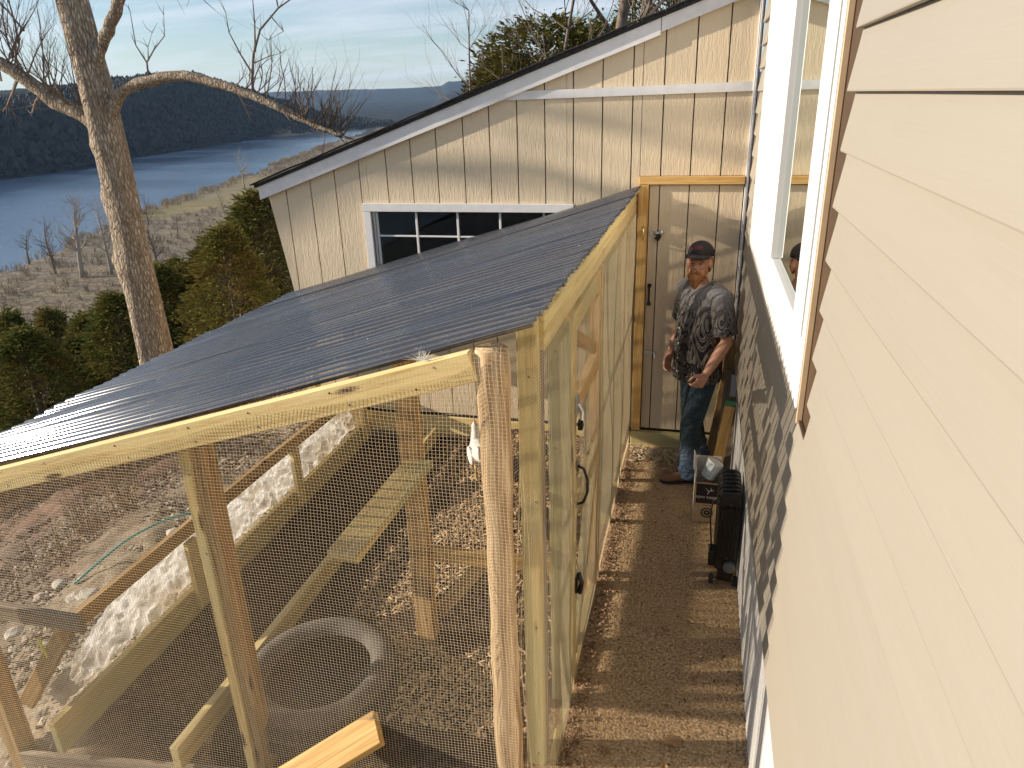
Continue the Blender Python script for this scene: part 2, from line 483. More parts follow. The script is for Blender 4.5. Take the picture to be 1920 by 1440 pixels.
YX0, YX1, YY0, YY1 = -8.5, 1.2, -1.5, 9.5
def mat_land():
    t = NT('winter_land')
    geo = t.N('NewGeometry'); sep = t.N('SeparateXYZ'); t.L(geo.outputs['Position'], sep.inputs[0])
    pos = geo.outputs['Position']
    def nz(sc, det=5, dist=0.0):
        mp = t.N('Mapping'); mp.inputs['Scale'].default_value = (sc, sc, sc); t.L(pos, mp.inputs[0]); return t.noise(mp.outputs[0], 1.0, det, 0.6, dist)
    n_big, n_mid, n_small = nz(0.012), nz(0.09), nz(0.7, 6)
    brush = t.ramp(n_small, [(0.28, (0.085, 0.066, 0.046)), (0.5, (0.205, 0.165, 0.118)), (0.72, (0.34, 0.28, 0.20))])
    brush = t.mix(t.ramp(n_mid, [(0.42, (0, 0, 0)), (0.62, (0.8, 0.8, 0.8))]), brush, t.ramp(n_small, [(0.3, (0.17, 0.135, 0.085)), (0.7, (0.36, 0.30, 0.20))]))
    # open field on the flood plain
    fx = t.math('MULTIPLY', t.math('SUBTRACT', sep.outputs['X'], -310.0), 1 / 52.0); fy = t.math('MULTIPLY', t.math('SUBTRACT', sep.outputs['Y'], 410.0), 1 / 95.0)
    fyr = t.math('ADD', fy, t.math('MULTIPLY', fx, 0.55))
    rr = t.math('ADD', t.math('MULTIPLY', fx, fx), t.math('MULTIPLY', fyr, fyr))
    rr = t.math('ADD', rr, t.math('MULTIPLY', t.math('SUBTRACT', n_mid, 0.5), 1.2))
    fmask = t.ramp(rr, [(0.75, (1, 1, 1)), (1.0, (0, 0, 0))])
    fieldc = t.ramp(nz(0.05, 4, 1.0), [(0.35, (0.21, 0.185, 0.09)), (0.65, (0.31, 0.25, 0.14))])
    c = t.mix(fmask, brush, fieldc)
    # pale gravel and mud along the water line
    sh = t.ramp(sep.outputs['Z'], [(0.0, (0, 0, 0)), (1.0, (0, 0, 0))])
    zz = t.math('ADD', t.math('SUBTRACT', sep.outputs['Z'], WATER), t.math('MULTIPLY', n_mid, 0.4))
    shm = t.ramp(t.math('MULTIPLY', zz, 0.25), [(0.10, (0.7, 0.7, 0.7)), (0.30, (0, 0, 0))])
    c = t.mix(shm, c, (0.23, 0.20, 0.165))
    # ridge wood: dull evergreen and bare grey-brown patches
    dist = t.N('VectorMath', operation='LENGTH'); t.L(pos, dist.inputs[0])
    wood = t.ramp(t.math('ADD', t.math('MULTIPLY', nz(0.02, 5), 0.6), t.math('MULTIPLY', nz(0.13, 4), 0.4)), [(0.38, (0.012, 0.018, 0.020)), (0.52, (0.026, 0.030, 0.033)), (0.68, (0.052, 0.050, 0.048))])
    s_ = t.math('ADD', t.math('MULTIPLY', sep.outputs['X'], -0.948), t.math('MULTIPLY', sep.outputs['Y'], -0.319))
    wm = t.ramp(t.math('MULTIPLY', t.math('SUBTRACT', s_, 300.0), 1 / 100.0), [(0.0, (0, 0, 0)), (0.25, (1, 1, 1))])
    wm2 = t.ramp(t.math('MULTIPLY', dist.outputs['Value'], 1 / 3000.0), [(0.5, (0, 0, 0)), (0.62, (1, 1, 1))])
    c = t.mix(t.math('MAXIMUM', wm, wm2), c, wood)
    t.principled(c, 0.95, 0, t.bump(t.math('ADD', n_small, nz(0.16, 3)), 0.6, 1.2), 0.1)
    return t.m
MAT['land'] = mat_land()

def build_terrain():
    r = np.concatenate([[0.0], np.geomspace(1.5, 13500, 330)])
    a1 = np.radians(np.arange(-58, 14, 0.22)); a2 = np.radians(np.arange(14, 302, 6.0))
    a = np.concatenate([a1, a2])
    A, Rr = np.meshgrid(a, r)
    X = Rr * np.sin(A); Y = Rr * np.cos(A)
    Z = gz(X, Y)
    inside = (X > YX0 + .4) & (X < YX1 - .3) & (Y > YY0 + .4) & (Y < YY1 - .4)
    Z = np.where(inside, Z - 0.5, Z - 0.02)
    nr, na = X.shape
    V = np.stack([X, Y, Z], -1).reshape(-1, 3)
    i = np.arange(nr - 1)[:, None] * na; j = np.arange(na)[None, :]; j2 = (j + 1) % na
    Fq = np.stack([i + j, i + j2, i + na + j2, i + na + j], -1).reshape(-1, 4)[:, ::-1]
    me = bpy.data.meshes.new('ground')
    me.vertices.add(len(V)); me.vertices.foreach_set('co', V.ravel())
    me.loops.add(Fq.size); me.loops.foreach_set('vertex_index', Fq.ravel())
    me.polygons.add(len(Fq)); me.polygons.foreach_set('loop_start', np.arange(0, Fq.size, 4)); me.polygons.foreach_set('loop_total', np.full(len(Fq), 4))
    me.polygons.foreach_set('use_smooth', np.ones(len(Fq), bool))
    me.update(calc_edges=True); me.validate(); me.materials.append(MAT['land'])
    o = link('terrain', me); tag(o, 'brown winter flood plain and hills falling away to the river', kind='structure')
build_terrain()

def mat_water():
    t = NT('river_water')
    n = t.noise(t.coord((0.05, 0.16, 1), 'Object', (0, 0, R(20))), 1.0, 4, 0.6)
    n2 = t.noise(t.coord((0.5, 1.2, 1)), 1.0, 3, 0.6)
    wide = t.noise(t.coord((0.004, 0.008, 1), 'Object', (0, 0, R(25))), 1.0, 3)
    rough = t.ramp(wide, [(0.4, (0.16,) * 3), (0.65, (0.30,) * 3)])
    t.principled((0.045, 0.10, 0.18), rough, 0, t.bump(t.math('ADD', n, t.math('MULTIPLY', n2, 0.6)), 0.35, 0.5), 0.5, IOR=1.65)
    return t.m
river = mesh_obj('river', [(-1500, -800, WATER), (-120, -800, WATER), (-120, 2200, WATER), (-1500, 2200, WATER)], [(0, 1, 2, 3)], mat_water())
tag(river, 'wide blue river below the bluff', kind='structure')

# ---- yard: soil, mulch and sandy gravel
def mat_yard():
    t = NT('yard_soil')
    geo = t.N('NewGeometry'); sep = t.N('SeparateXYZ'); pos = geo.outputs['Position']; t.L(pos, sep.inputs[0])
    def nz(sc, det=5, dist=0.0, rough=0.6):
        mp = t.N('Mapping'); mp.inputs['Scale'].default_value = (sc, sc, sc); t.L(pos, mp.inputs[0]); return t.noise(mp.outputs[0], 1.0, det, rough, dist)
    fine, mid, big = nz(75, 4), nz(16, 5), nz(1.4, 4)
    mulch = t.ramp(fine, [(0.30, (0.13, 0.075, 0.036)), (0.50, (0.42, 0.28, 0.15)), (0.70, (0.70, 0.53, 0.32))])
    mulch = t.mix(t.ramp(big, [(0.4, (0, 0, 0)), (0.7, (0.5, 0.5, 0.5))]), mulch, t.ramp(mid, [(0.3, (0.28, 0.18, 0.09)), (0.7, (0.48, 0.34, 0.19))]))
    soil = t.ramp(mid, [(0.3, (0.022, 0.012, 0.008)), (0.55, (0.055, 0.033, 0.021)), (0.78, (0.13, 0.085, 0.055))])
    sand = t.ramp(mid, [(0.3, (0.20, 0.15, 0.095)), (0.5, (0.34, 0.27, 0.185)), (0.75, (0.46, 0.385, 0.28))])
    sand = t.mix(t.ramp(fine, [(0.35, (0.6, 0.6, 0.6)), (0.55, (0, 0, 0))]), sand, (0.16, 0.115, 0.075))
    leaf = t.ramp(nz(9, 6, 0.5), [(0.3, (0.07, 0.05, 0.038)), (0.5, (0.165, 0.125, 0.095)), (0.7, (0.27, 0.215, 0.165))])
    leaf = t.mix(t.ramp(nz(0.9, 3), [(0.45, (0, 0, 0)), (0.6, (0.7, 0.7, 0.7))]), leaf, (0.20, 0.105, 0.07))
    xw = t.math('ADD', sep.outputs['X'], t.math('MULTIPLY', t.math('SUBTRACT', nz(2.6, 3), 0.5), 0.5))
    xs = t.math('MULTIPLY', t.math('ADD', xw, 9.0), 0.1)          # x -9 .. 1
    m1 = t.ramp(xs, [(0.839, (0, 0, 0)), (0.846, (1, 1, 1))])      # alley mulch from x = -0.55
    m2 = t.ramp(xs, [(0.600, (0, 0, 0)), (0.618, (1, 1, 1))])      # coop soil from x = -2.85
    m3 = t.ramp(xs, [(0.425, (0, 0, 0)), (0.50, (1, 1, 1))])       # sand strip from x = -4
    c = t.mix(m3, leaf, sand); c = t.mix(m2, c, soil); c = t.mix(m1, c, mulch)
    h = t.math('ADD', fine, t.math('MULTIPLY', mid, 1.2))
    t.principled(c, 0.95, 0, t.bump(h, 0.8, 0.012), 0.15)
    return t.m
def build_yard():
    xs = np.arange(YX0, YX1 + 1e-6, 0.045); ys = np.arange(YY0, YY1 + 1e-6, 0.045)
    X, Y = np.meshgrid(xs, ys)
    Z = gz(X, Y) + 0.02 * sstep(-0.5, -1.0, X) * (fbm(X * 6, Y * 6, 3, 71) - 0.5) * 2 + (fbm(X * 14, Y * 14, 2, 73) - 0.5) * 0.012
    Z = Z + sstep(-3.0, -4.2, X) * (fbm(X * 2.5, Y * 2.5, 3, 75) - 0.5) * 0.22
    Z = Z + 0.045 * np.exp(-((X + 1.25) / 0.5) ** 2) * sstep(2.3, 2.8, Y)
    edge = (X < YX0 + .1) | (Y < YY0 + .1) | (Y > YY1 - .1)
    Z = np.where(edge, Z - 0.12, Z)
    ny, nx = X.shape
    V = np.stack([X, Y, Z], -1).reshape(-1, 3)
    i = np.arange(ny - 1)[:, None] * nx; j = np.arange(nx - 1)[None, :]
    Fq = np.stack([i + j, i + j + 1, i + nx + j + 1, i + nx + j], -1).reshape(-1, 4)
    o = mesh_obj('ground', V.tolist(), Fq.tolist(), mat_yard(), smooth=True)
    tag(o, 'packed brown mulch and soil of the yard', kind='structure')
build_yard()
def yza(x, y): return gz(x, y) + 0.045 * np.exp(-((x + 1.25) / 0.5) ** 2) * sstep(2.3, 2.8, y)
def yz(x, y): return gz1(x, y) + 0.045 * math.exp(-((x + 1.25) / 0.5) ** 2) * float(sstep(2.3, 2.8, y))

# ================================================================== shed
SY = 5.535
shed = thing('shed', 'tan shed with grooved board walls, white trim and a dark shingle roof', 'shed', (-1.6, 7.5, 0))
RAKE = lambda x: 2.088 + 0.338 * (x + 3.544)            # underside line of the roof on the gable wall
GX = [-3.555, -3.345, -3.115, -2.889, -2.666, -2.43, -2.215, -2.0, -1.779, -1.57, -1.354, -1.143, -0.931, -0.72, -0.506, -0.292, -0.083, 0.128, 0.34]
WX0, WX1, WZ0, WZ1 = -2.60, -0.98, 1.12, 1.905
DX0, DX1, DZ1 = -0.44, 0.302, 2.158
g = 0.0045
for i in range(len(GX) - 1):
    x0, x1 = GX[i] + g, min(GX[i + 1], 0.335) - g
    segs = []
    if x1 > DX0 + .02 and x0 < DX1:
        # boards over the door
        if x0 < DX0: segs.append((x0, DX0 - .002, 0.135, None))
        segs.append((max(x0, DX0 - .002) if x0 >= DX0 else DX0 + .002, x1, DZ1, None))
    elif x1 > WX0 and x0 < WX1:
        if x0 < WX0: segs.append((x0, WX0 - .002, 0.135, None))
        if x1 > WX1: segs.append((WX1 + .002, x1, 0.135, None))
        a, b = max(x0, WX0), min(x1, WX1)
        segs.append((a, b, WZ1 + .002, None)); segs.append((a, b, 0.135, WZ0 - .002))
    else:
        segs.append((x0, x1, 0.135, None))
    for (a, b, z0, z1) in segs:
        if i == 0:
            poly = [(-3.36, z0), (b, z0), (b, RAKE(b)), (-3.525, RAKE(-3.525)), (-3.40, 1.2)]
        elif z1 is None: poly = [(a, z0), (b, z0), (b, RAKE(b)), (a, RAKE(a))]
        else: poly = [(a, z0), (b, z0), (b, z1), (a, z1)]
        prism('wall_board', poly, 'y', SY, SY + 0.018, MAT['t111'], shed)
# sheathing behind the grooves, side walls
prism('sheathing', [(-3.37, 0.1), (-2.61, 0.1), (-2.61, RAKE(-2.6)), (-3.50, RAKE(-3.5)), (-3.38, 1.2)], 'y', SY + 0.022, SY + 0.05, MAT['brown_trim'], shed)
prism('sheathing', [(-2.605, 0.1), (-0.975, 0.1), (-0.975, 1.115), (-2.605, 1.115)], 'y', SY + 0.022, SY + 0.05, MAT['brown_trim'], shed)
prism('sheathing', [(-2.605, 1.91), (-0.975, 1.91), (-0.975, RAKE(-.98)), (-2.605, RAKE(-2.6))], 'y', SY + 0.022, SY + 0.05, MAT['brown_trim'], shed)
prism('sheathing', [(-0.97, 0.1), (0.335, 0.1), (0.335, RAKE(.33)), (-0.97, RAKE(-.97))], 'y', SY + 0.022, SY + 0.05, MAT['brown_trim'], shed)
box('side_wall', (-3.40, SY + 0.055, -0.9), (-3.34, 11.0, 2.05), MAT['t111'], shed)
box('side_wall', (0.30, SY + 0.055, -0.3), (0.335, 11.0, 3.35), MAT['brown_trim'], shed)
prism('back_wall', [(-3.33, -0.9), (0.295, -0.9), (0.295, RAKE(.295)), (-3.33, RAKE(-3.33))], 'y', 10.94, 11.0, MAT['t111'], shed)
box('floor_slab', (-3.3, SY + 0.06, -0.6), (0.33, 10.9, 0.12), MAT['wood_grey'], shed)
box('drip_flashing', (-3.36, SY - 0.006, 0.112), (-0.45, SY + 0.03, 0.130), MAT['dark'], shed, 0.001)
beam('sill_beam', (-3.36, SY + 0.005, 0.01), (-1.75, SY + 0.005, 0.01), 0.04, 0.19, MAT['wood_pale'], shed)
beam('sill_beam', (-1.74, SY + 0.005, 0.01), (-0.44, SY + 0.005, 0.01), 0.04, 0.19, MAT['wood_pale'], shed)
# roof
sl = 0.338
roofpoly = [(-3.60, RAKE(-3.60) + 0.014), (0.335, RAKE(.335) + 0.014), (0.335, RAKE(.335) + 0.044), (-3.60, RAKE(-3.60) + 0.040)]
roof = prism('roof', roofpoly, 'y', SY - 0.06, 11.2, mat_plain('dark_shingle', (0.022, 0.022, 0.024), 0.9, 0, 0.5, 60, 0.6), shed)
for k in range(22):                                      # shingle edge pieces hanging past the rake
    xa = -3.63 + k * 0.185; 
    if xa + .17 > 0.33: break
    beam('shingle', (xa, SY - 0.055, RAKE(xa) + 0.048 + 0.003 * (k % 3)), (xa + 0.18, SY - 0.055, RAKE(xa + .18) + 0.048 + 0.003 * ((k + 1) % 3)), 0.05, 0.010, roof.data.materials[0], roof, ch=0.002)
def rake_board(x0, x1, drop, thick, y0):
    a = drop
    prism('rake_board', [(x0, RAKE(x0) - a), (x1, RAKE(x1) - a), (x1, RAKE(x1) + 0.012), (x0, RAKE(x0) + 0.012)], 'y', y0, y0 + thick, MAT['paint_white'], shed)
rake_board(-3.57, -0.33, 0.092, 0.022, SY - 0.045)
rake_board(-0.325, 0.33, 0.075, 0.018, SY - 0.041)
prism('trim_board', [(-1.52, 2.700), (0.30, 2.712), (0.30, 2.772), (-1.31, 2.760)], 'y', SY - 0.020, SY - 0.002, MAT['paint_white'], shed)
box('corner_strip', (0.300, SY - 0.030, 0.14), (0.318, SY - 0.003, 3.36), MAT['paint_white'], shed, 0.002)
# window
win = link('window', None, shed)
def win_box(lo, hi, nm='frame', m=None): return box(nm, lo, hi, m or MAT['paint_white'], win, 0.002)
win_box((WX0 - 0.055, SY - 0.030, WZ1 - 0.012), (WX1 + .055, SY - 0.002, WZ1 + 0.052), 'casing')
win_box((WX0 - 0.055, SY - 0.028, WZ0 - .05), (WX0 + 0.008, SY - 0.002, WZ1 - 0.014), 'casing')
win_box((WX1 - 0.008, SY - 0.028, WZ0 - .05), (WX1 + 0.055, SY - 0.002, WZ1 - 0.014), 'casing')
win_box((WX0 + 0.01, SY - 0.026, WZ0 - .05), (WX1 - 0.01, SY - 0.002, WZ0 + 0.01), 'casing')
win_box((WX0 + 0.009, SY + 0.002, WZ0 + .011), (WX0 + 0.03, SY + 0.05, WZ1 - .013), 'frame', MAT['zinc'])
win_box((WX0 + 0.031, SY + 0.015, WZ0 + .011), (WX0 + 0.05, SY + 0.045, WZ1 - .013), 'sash')
for x in (-2.212, -1.862, -1.512, -1.162): win_box((x - 0.009, SY + 0.008, WZ0 + .012), (x + 0.009, SY + 0.024, WZ1 - .014), 'muntin')
for z in (1.215, 1.692):
    win_box((WX0 + .051, SY + 0.010, z - 0.007), (WX1 - .009, SY + 0.022, z + 0.007), 'muntin')
mesh_obj('pane', [(WX0 + .03, SY + 0.03, WZ0), (WX1, SY + 0.03, WZ0), (WX1, SY + 0.03, WZ1), (WX0 + .03, SY + 0.03, WZ1)], [(0, 1, 2, 3)], MAT['glass'], win)
# door and its frame
beam('door_post', (-0.404, SY - 0.0245, 0.13), (-0.404, SY - 0.0245, 2.098), 0.041, 0.072, MAT['wood_orange'], shed, up=(1, 0, 0))
box('door_header', (-0.440, SY - 0.044, 2.10), (0.298, SY - 0.004, 2.156), MAT['wood_orange'], shed)
beam('threshold', (-0.44, SY - 0.035, 0.055), (0.30, SY - 0.035, 0.055), 0.05, 0.14, MAT['wood'], shed)
door = link('door', None, shed)
for a, b in ((-0.362, -0.296), (-0.288, -0.086), (-0.078, 0.124), (0.132, 0.292)):
    prism('door_board', [(a, 0.145), (b, 0.145), (b, 2.092), (a, 2.092)], 'y', SY - 0.008, SY + 0.016, MAT['t111'], door)
box('door_core', (-0.364, SY + 0.017, 0.14), (0.294, SY + 0.021, 2.094), MAT['brown_trim'], door, 0.0005)
# latch hardware
hasp = box('hasp', (-0.352, SY - 0.016, 1.722), (-0.325, SY - 0.009, 1.768), MAT['zinc'], door, 0.001)
b = Buf(); b.tube([(-0.325, SY - .014, 1.745), (-0.275, SY - .02, 1.748)], 0.012, 8); b.ellipsoid((-0.268, SY - .026, 1.752), (0.02, 0.014, 0.02)); b.obj('hasp', MAT['zinc'], door, True)
b = Buf()
b.box((-0.018, -0.011, -0.04), (0.018, 0.011, -0.005)); pl = b.obj('padlock', MAT['black'], door, mw=Matrix.Translation((-0.276, SY - .034, 1.735)) @ Matrix.Rotation(R(32), 4, 'Y'))
b = Buf(); b.tube([(-0.012, 0, -0.006), (-0.012, 0, 0.014), (0, 0, 0.024), (0.012, 0, 0.014), (0.012, 0, -0.006)], 0.004, 6); b.obj('shackle', MAT['zinc'], door, True, mw=world_of(pl))
hb = Buf(); hb.box((-0.352, SY - 0.017, 1.335), (-0.322, SY - .009, 1.36)); hb.box((-0.352, SY - 0.017, 1.19), (-0.322, SY - .009, 1.215)); hb.tube([(-0.337, SY - .017, 1.345), (-0.337, SY - .045, 1.33), (-0.337, SY - .045, 1.22), (-0.337, SY - .017, 1.205)], 0.008, 8)
hb.obj('handle', MAT['black'], door)
hb = Buf(); hb.box((-0.362, SY - 0.017, 0.792), (-0.300, SY - .009, 0.822)); hb.tube([(-0.30, SY - .018, .806), (-0.275, SY - .022, .806), (-0.27, SY - .03, .77)], 0.007, 8)
hb.obj('latch', MAT['zinc'], door)
hb = Buf(); hb.tube([(-0.405, SY - .048, 1.80), (-0.392, SY - .075, 1.78), (-0.388, SY - .08, 1.75), (-0.392, SY - .075, 1.72), (-0.405, SY - .048, 1.70)], 0.005, 6); hb.obj('pull_handle', MAT['brass'], shed, True)

# ================================================================== house
HX = 0.34
LAP = 0.1345
house = thing('house', 'house wall with beige lapped vinyl siding and a white framed window', 'house', (2.0, 1.5, 0))
S0 = 0.827
WY0, WY1, WB, WT = 2.19, 4.88, 1.797, 3.60
def siding(y0, y1, z, zt=None):
    zt = zt or z + LAP
    k = (zt - z) / LAP
    prof = [(HX - 0.0186, z), (HX - 0.0194, z + 0.003), (HX - 0.0158, z + 0.03 * k), (HX - 0.0100, z + 0.070 * k), (HX - 0.0040, z + 0.112 * k), (HX - 0.001, zt + 0.004), (HX + 0.002, zt + 0.004), (HX - 0.003, z + 0.006), (HX - 0.003, z)]
    n = len(prof)
    ys = np.linspace(y0, y1, max(2, int((y1 - y0) / 0.45) + 1))
    vs = []; ph = random.uniform(0, 6)
    for y in ys:
        w = 0.0011 * math.sin(y * 2.1 + ph) + 0.0006 * math.sin(y * 5.3 + ph * 2)
        vs += [(p[0] + w, y, p[1] + 0.0006 * math.sin(y * 1.7 + ph)) for p in prof]
    fs = []
    for i in range(len(ys) - 1):
        for k2 in range(n):
            a, b2 = i * n + k2, i * n + (k2 + 1) % n
            fs.append((a, b2, b2 + n, a + n))
    fs += [tuple(range(n))[::-1], tuple(range((len(ys) - 1) * n, len(ys) * n))]
    me = bpy.data.meshes.new('siding_board'); me.from_pydata(vs, [], fs)
    bm = bmesh.new(); bm.from_mesh(me); bmesh.ops.recalc_face_normals(bm, faces=bm.faces); bm.to_mesh(me); bm.free()
    me.materials.append(MAT['siding'])
    return link('siding_board', me, house)
z = S0; i = 0
FAR_END = 5.385
while z < 3.75:
    if z + LAP <= WB + 0.03:
        top = min(z + LAP, WB)
        siding(-1.6, FAR_END, z)
    else:
        siding(-1.6, 1.975, z)
        siding(WY1 + 0.012, FAR_END, z)
    z += LAP; i += 1
box('wall_core', (HX + 0.006, -1.6, S0 - .02), (HX + 0.11, 2.188, 3.8), MAT['brown_trim'], house, 0.001)
box('wall_core', (HX + 0.006, 2.19, S0 - .02), (HX + 0.11, 4.878, WB), MAT['brown_trim'], house, 0.001)
box('wall_core', (HX + 0.006, 4.88, S0 - .02), (HX + 0.11, 5.50, 3.8), MAT['brown_trim'], house, 0.001)
box('starter_strip', (HX - 0.016, -1.6, S0 - 0.016), (HX + 0.004, FAR_END, S0 - 0.001), MAT['siding'], house, 0.001)
box('window_channel', (HX - 0.012, 2.166, WB - 0.035), (HX + 0.004, 2.181, WT), MAT['tan_trim'], house, 0.001)
box('window_channel', (HX - 0.006, 2.02, WB - 0.03), (HX + 0.004, 2.164, WB - 0.022), MAT['brown_trim'], house, 0.001)
# big white window
hw = link('window', None, house)
def hb_(nm, lo, hi, m='vinyl_white', ch=0.003): return box(nm, lo, hi, MAT[m], hw, ch)
hb_('casing', (HX - 0.016, WY0, WB), (HX + 0.05, WY1, WB + 0.075))
hb_('casing', (HX - 0.016, WY0, WB + .077), (HX + 0.05, WY0 + 0.045, WT))
hb_('casing', (HX - 0.016, WY1 - 0.11, WB + .077), (HX + 0.05, WY1, WT))
hb_('sill_rail', (HX - 0.008, WY0 + .047, WB + .078), (HX + 0.045, WY1 - .112, WB + 0.155))
hb_('sash_rail', (HX - 0.002, WY0 + .048, WB + .157), (HX + 0.04, WY1 - .113, WB + 0.192))
hb_('mullion', (HX - 0.012, 2.315, WB + .194), (HX + 0.046, 2.43, WT))
hb_('sash_stile', (HX - 0.010, 2.432, WB + .194), (HX + 0.042, 2.53, WT))
hb_('sash_stile', (HX - 0.010, 3.52, WB + .194), (HX + 0.042, 3.62, WT))
hb_('mullion', (HX - 0.012, 3.622, WB + .194), (HX + 0.046, 3.78, WT))
hb_('sash_stile', (HX - 0.012, 3.782, WB + .194), (HX + 0.042, 4.766, WT))
for y0, y1 in ((2.237, 2.313), (2.532, 3.518)):
    mesh_obj('pane', [(HX + 0.018, y0, WB + .19), (HX + 0.018, y1, WB + .19), (HX + 0.018, y1, WT), (HX + 0.018, y0, WT)], [(0, 1, 2, 3)], MAT['glass'], hw)
t_ = mat_plain('pale_curtain', (0.30, 0.29, 0.25), 0.9, 0, 0.15, 4)
box('blind', (HX + 0.075, 2.2, WB + .1), (HX + 0.08, 4.8, WT), t_, hw, 0.001)
box('corner_flashing', (HX - 0.030, 5.478, 0.80), (HX - 0.018, 5.492, 3.5), MAT['zinc'], house, 0.001)
# ribbed white skirting under the siding
def skirt_mat():
    t = NT('white_skirting'); n = t.noise(t.coord((40, 40, 2)), 1, 3)
    t.principled(t.ramp(n, [(0.3, (0.60, 0.59, 0.57)), (0.7, (0.74, 0.73, 0.70))]), 0.45, 0, None, 0.4); return t.m
SKM = skirt_mat()
me = bpy.data.meshes.new('skirting_panel')
prof = [(0, 0.010), (0.012, 0.010), (0.020, 0), (0.050, 0), (0.058, 0.007), (0.066, 0), (0.100, 0), (0.108, 0.010), (0.118, 0.010)]
vs = []; n = len(prof)
for z in (0.0, 0.80): vs += [(p[1], p[0], z) for p in prof]
me.from_pydata(vs, [], [(k, k + 1, k + 1 + n, k + n) for k in range(n - 1)]); me.materials.append(SKM)
y = 0.2; 
while y < 5.4:
    link('skirting_panel', me, house, loc=(HX + 0.012, y, 0.01)); y += 0.1185
box('skirting_back', (HX + 0.03, 0.2, -0.1), (HX + 0.10, 5.5, 0.80), MAT['dark'], house, 0.001)

# ================================================================== coop
coop = thing('chicken_coop', 'lean-to chicken coop of treated lumber and wire mesh under a dark corrugated roof', 'coop', (-1.9, 3.8, 0))
RS = 0.302
RZ = lambda x: 2.082 + RS * (x + 0.447)
CX0, CX1, CY0, CY1 = -3.42, -0.424, 2.000, 5.525
# roof: six corrugated sheets, ribs running down the slope
PER = 0.0700
def roof_panel(y0, y1, lift, ph):
    ny = int((y1 - y0) / PER * 12) + 1
    ys = np.linspace(y0, y1, ny); us = np.linspace(0, 1, 15)
    vs = []
    for u in us:
        x = CX1 + (CX0 - CX1) * u
        for y in ys:
            c = math.cos(2 * math.pi * (y - CY0) / PER); prof = 0.0115 * (c + 0.18 * math.cos(3 * 2 * math.pi * (y - CY0) / PER) * -1)
            sag = 0.006 * math.sin(u * 9 + ph) * math.sin((y - y0) * 7 + ph) + 0.010 * math.sin(y * 1.9 + 0.7) * math.sin(math.pi * u) + 0.004 * math.sin(y * 11 + u * 5)
            xx = x - 0.040 * (1 - u) * (5.5 - y) / 3.5 + (0.004 * math.sin(y * 23) if u in (0.0, 1.0) else 0)
            vs.append((xx, y, RZ(x) + prof + lift + sag))
    fs = [(i * ny + j, i * ny + j + 1, (i + 1) * ny + j + 1, (i + 1) * ny + j) for i in range(len(us) - 1) for j in range(ny - 1)]
    o = mesh_obj('roof_panel', vs, fs, MAT['roof_panel'], coop, True)
    return o
edges = np.linspace(CY0, CY1, 7)
for k in range(6):
    roof_panel(edges[k] - (0.0 if k == 0 else PER * 0.9), edges[k + 1], 0.0035 * (k % 2), k * 1.3)
# roofing screws in rows on the ribs
b = Buf()
for xr in (-0.53, -1.25, -1.95, -2.65, -3.25):
    for k in range(1, 50, 6):
        y = CY0 + k * PER
        b.ellipsoid((xr + random.uniform(-.02, .02), y, RZ(xr) + 0.0135), (0.0042, 0.0042, 0.003), seg=6, rings=4)
sc = b.obj('roof_screws', mat_plain('screw_head', (0.30, 0.31, 0.33), 0.4, 0.6), coop, True); sc['kind'] = 'stuff'

def W(name, a, b_, w, h, m='wood', up=(0, 0, 1), label=None): return beam(name, a, b_, w, h, MAT[m], coop, up, 0.0035, label)
nrm = Vector((-RS, 0, 1)).normalized()
def rp(x, y, d): p = Vector((x, y, RZ(x))) - nrm * d; return p            # a point d below the roof
# front rafter (2x6), with its pale upper edge showing
W('front_rafter', rp(-3.36, 1.986, 0.060), rp(-0.655, 1.986, 0.060), 0.040, 0.097, 'wood_pale', nrm)
W('back_rafter', rp(-3.3, 5.49, 0.085), rp(-0.50, 5.49, 0.085), 0.038, 0.135, 'wood', nrm)
W('middle_rafter', rp(-3.3, 3.75, 0.070), rp(-0.50, 3.75, 0.070), 0.038, 0.089, 'wood_brown', nrm)
W('side_beam', (-0.505, 2.31, 1.968), (-0.476, 5.52, 1.975), 0.038, 0.125, 'wood_pale')
W('eave_beam', (-3.30, 2.02, 1.118), (-3.30, 5.46, 1.160), 0.038, 0.128, 'wood')
W('purlin', (-1.9, 2.1, RZ(-1.9) - 0.045), (-1.9, 5.46, RZ(-1.9) - 0.045), 0.062, 0.038, 'wood_brown')
# round cedar corner post
def round_post():
    b = Buf(); n = 26; pts = []; sides = 20
    x, y = -0.592, 2.020
    for i in range(n):
        z = -0.35 + (2.008 + 0.35) * i / (n - 1)
        pts.append((z, 0.050 + 0.004 * math.sin(z * 4.0) + 0.0025 * math.sin(z * 17)))
    o0 = 0
    for i, (z, r) in enumerate(pts):
        for k in range(sides):
            a = 2 * math.pi * k / sides
            rr = r * (1 + 0.05 * math.sin(a * 3 + z * 1.3) + 0.035 * math.sin(a * 7 + z * 3.1)) * (0.94 if i == n - 1 else 1)
            b.v.append(Vector((z, rr * math.cos(a), rr * math.sin(a))))
    for i in range(n - 1):
        for k in range(sides):
            k2 = (k + 1) % sides
            b.f.append((i * sides + k, i * sides + k2, (i + 1) * sides + k2, (i + 1) * sides + k))
    b.f.append(tuple(range((n - 1) * sides, n * sides)))
    # local X up
    mw = Matrix(((0, 1, 0, x), (0, 0, 1, y), (1, 0, 0, 0), (0, 0, 0, 1)))
    o = b.obj('corner_post', MAT['wood_cedar'], coop, True, mw=mw); o['label'] = 'round peeled cedar corner post'
round_post()
W('front_post', (-1.792, 2.050, -0.28), (-1.792, 2.050, 1.55), 0.045, 0.088, 'wood', (0, 1, 0))
W('front_post', (-1.746, 2.062, -0.28), (-1.746, 2.062, 1.56), 0.045, 0.088, 'wood_brown', (0, 1, 0))
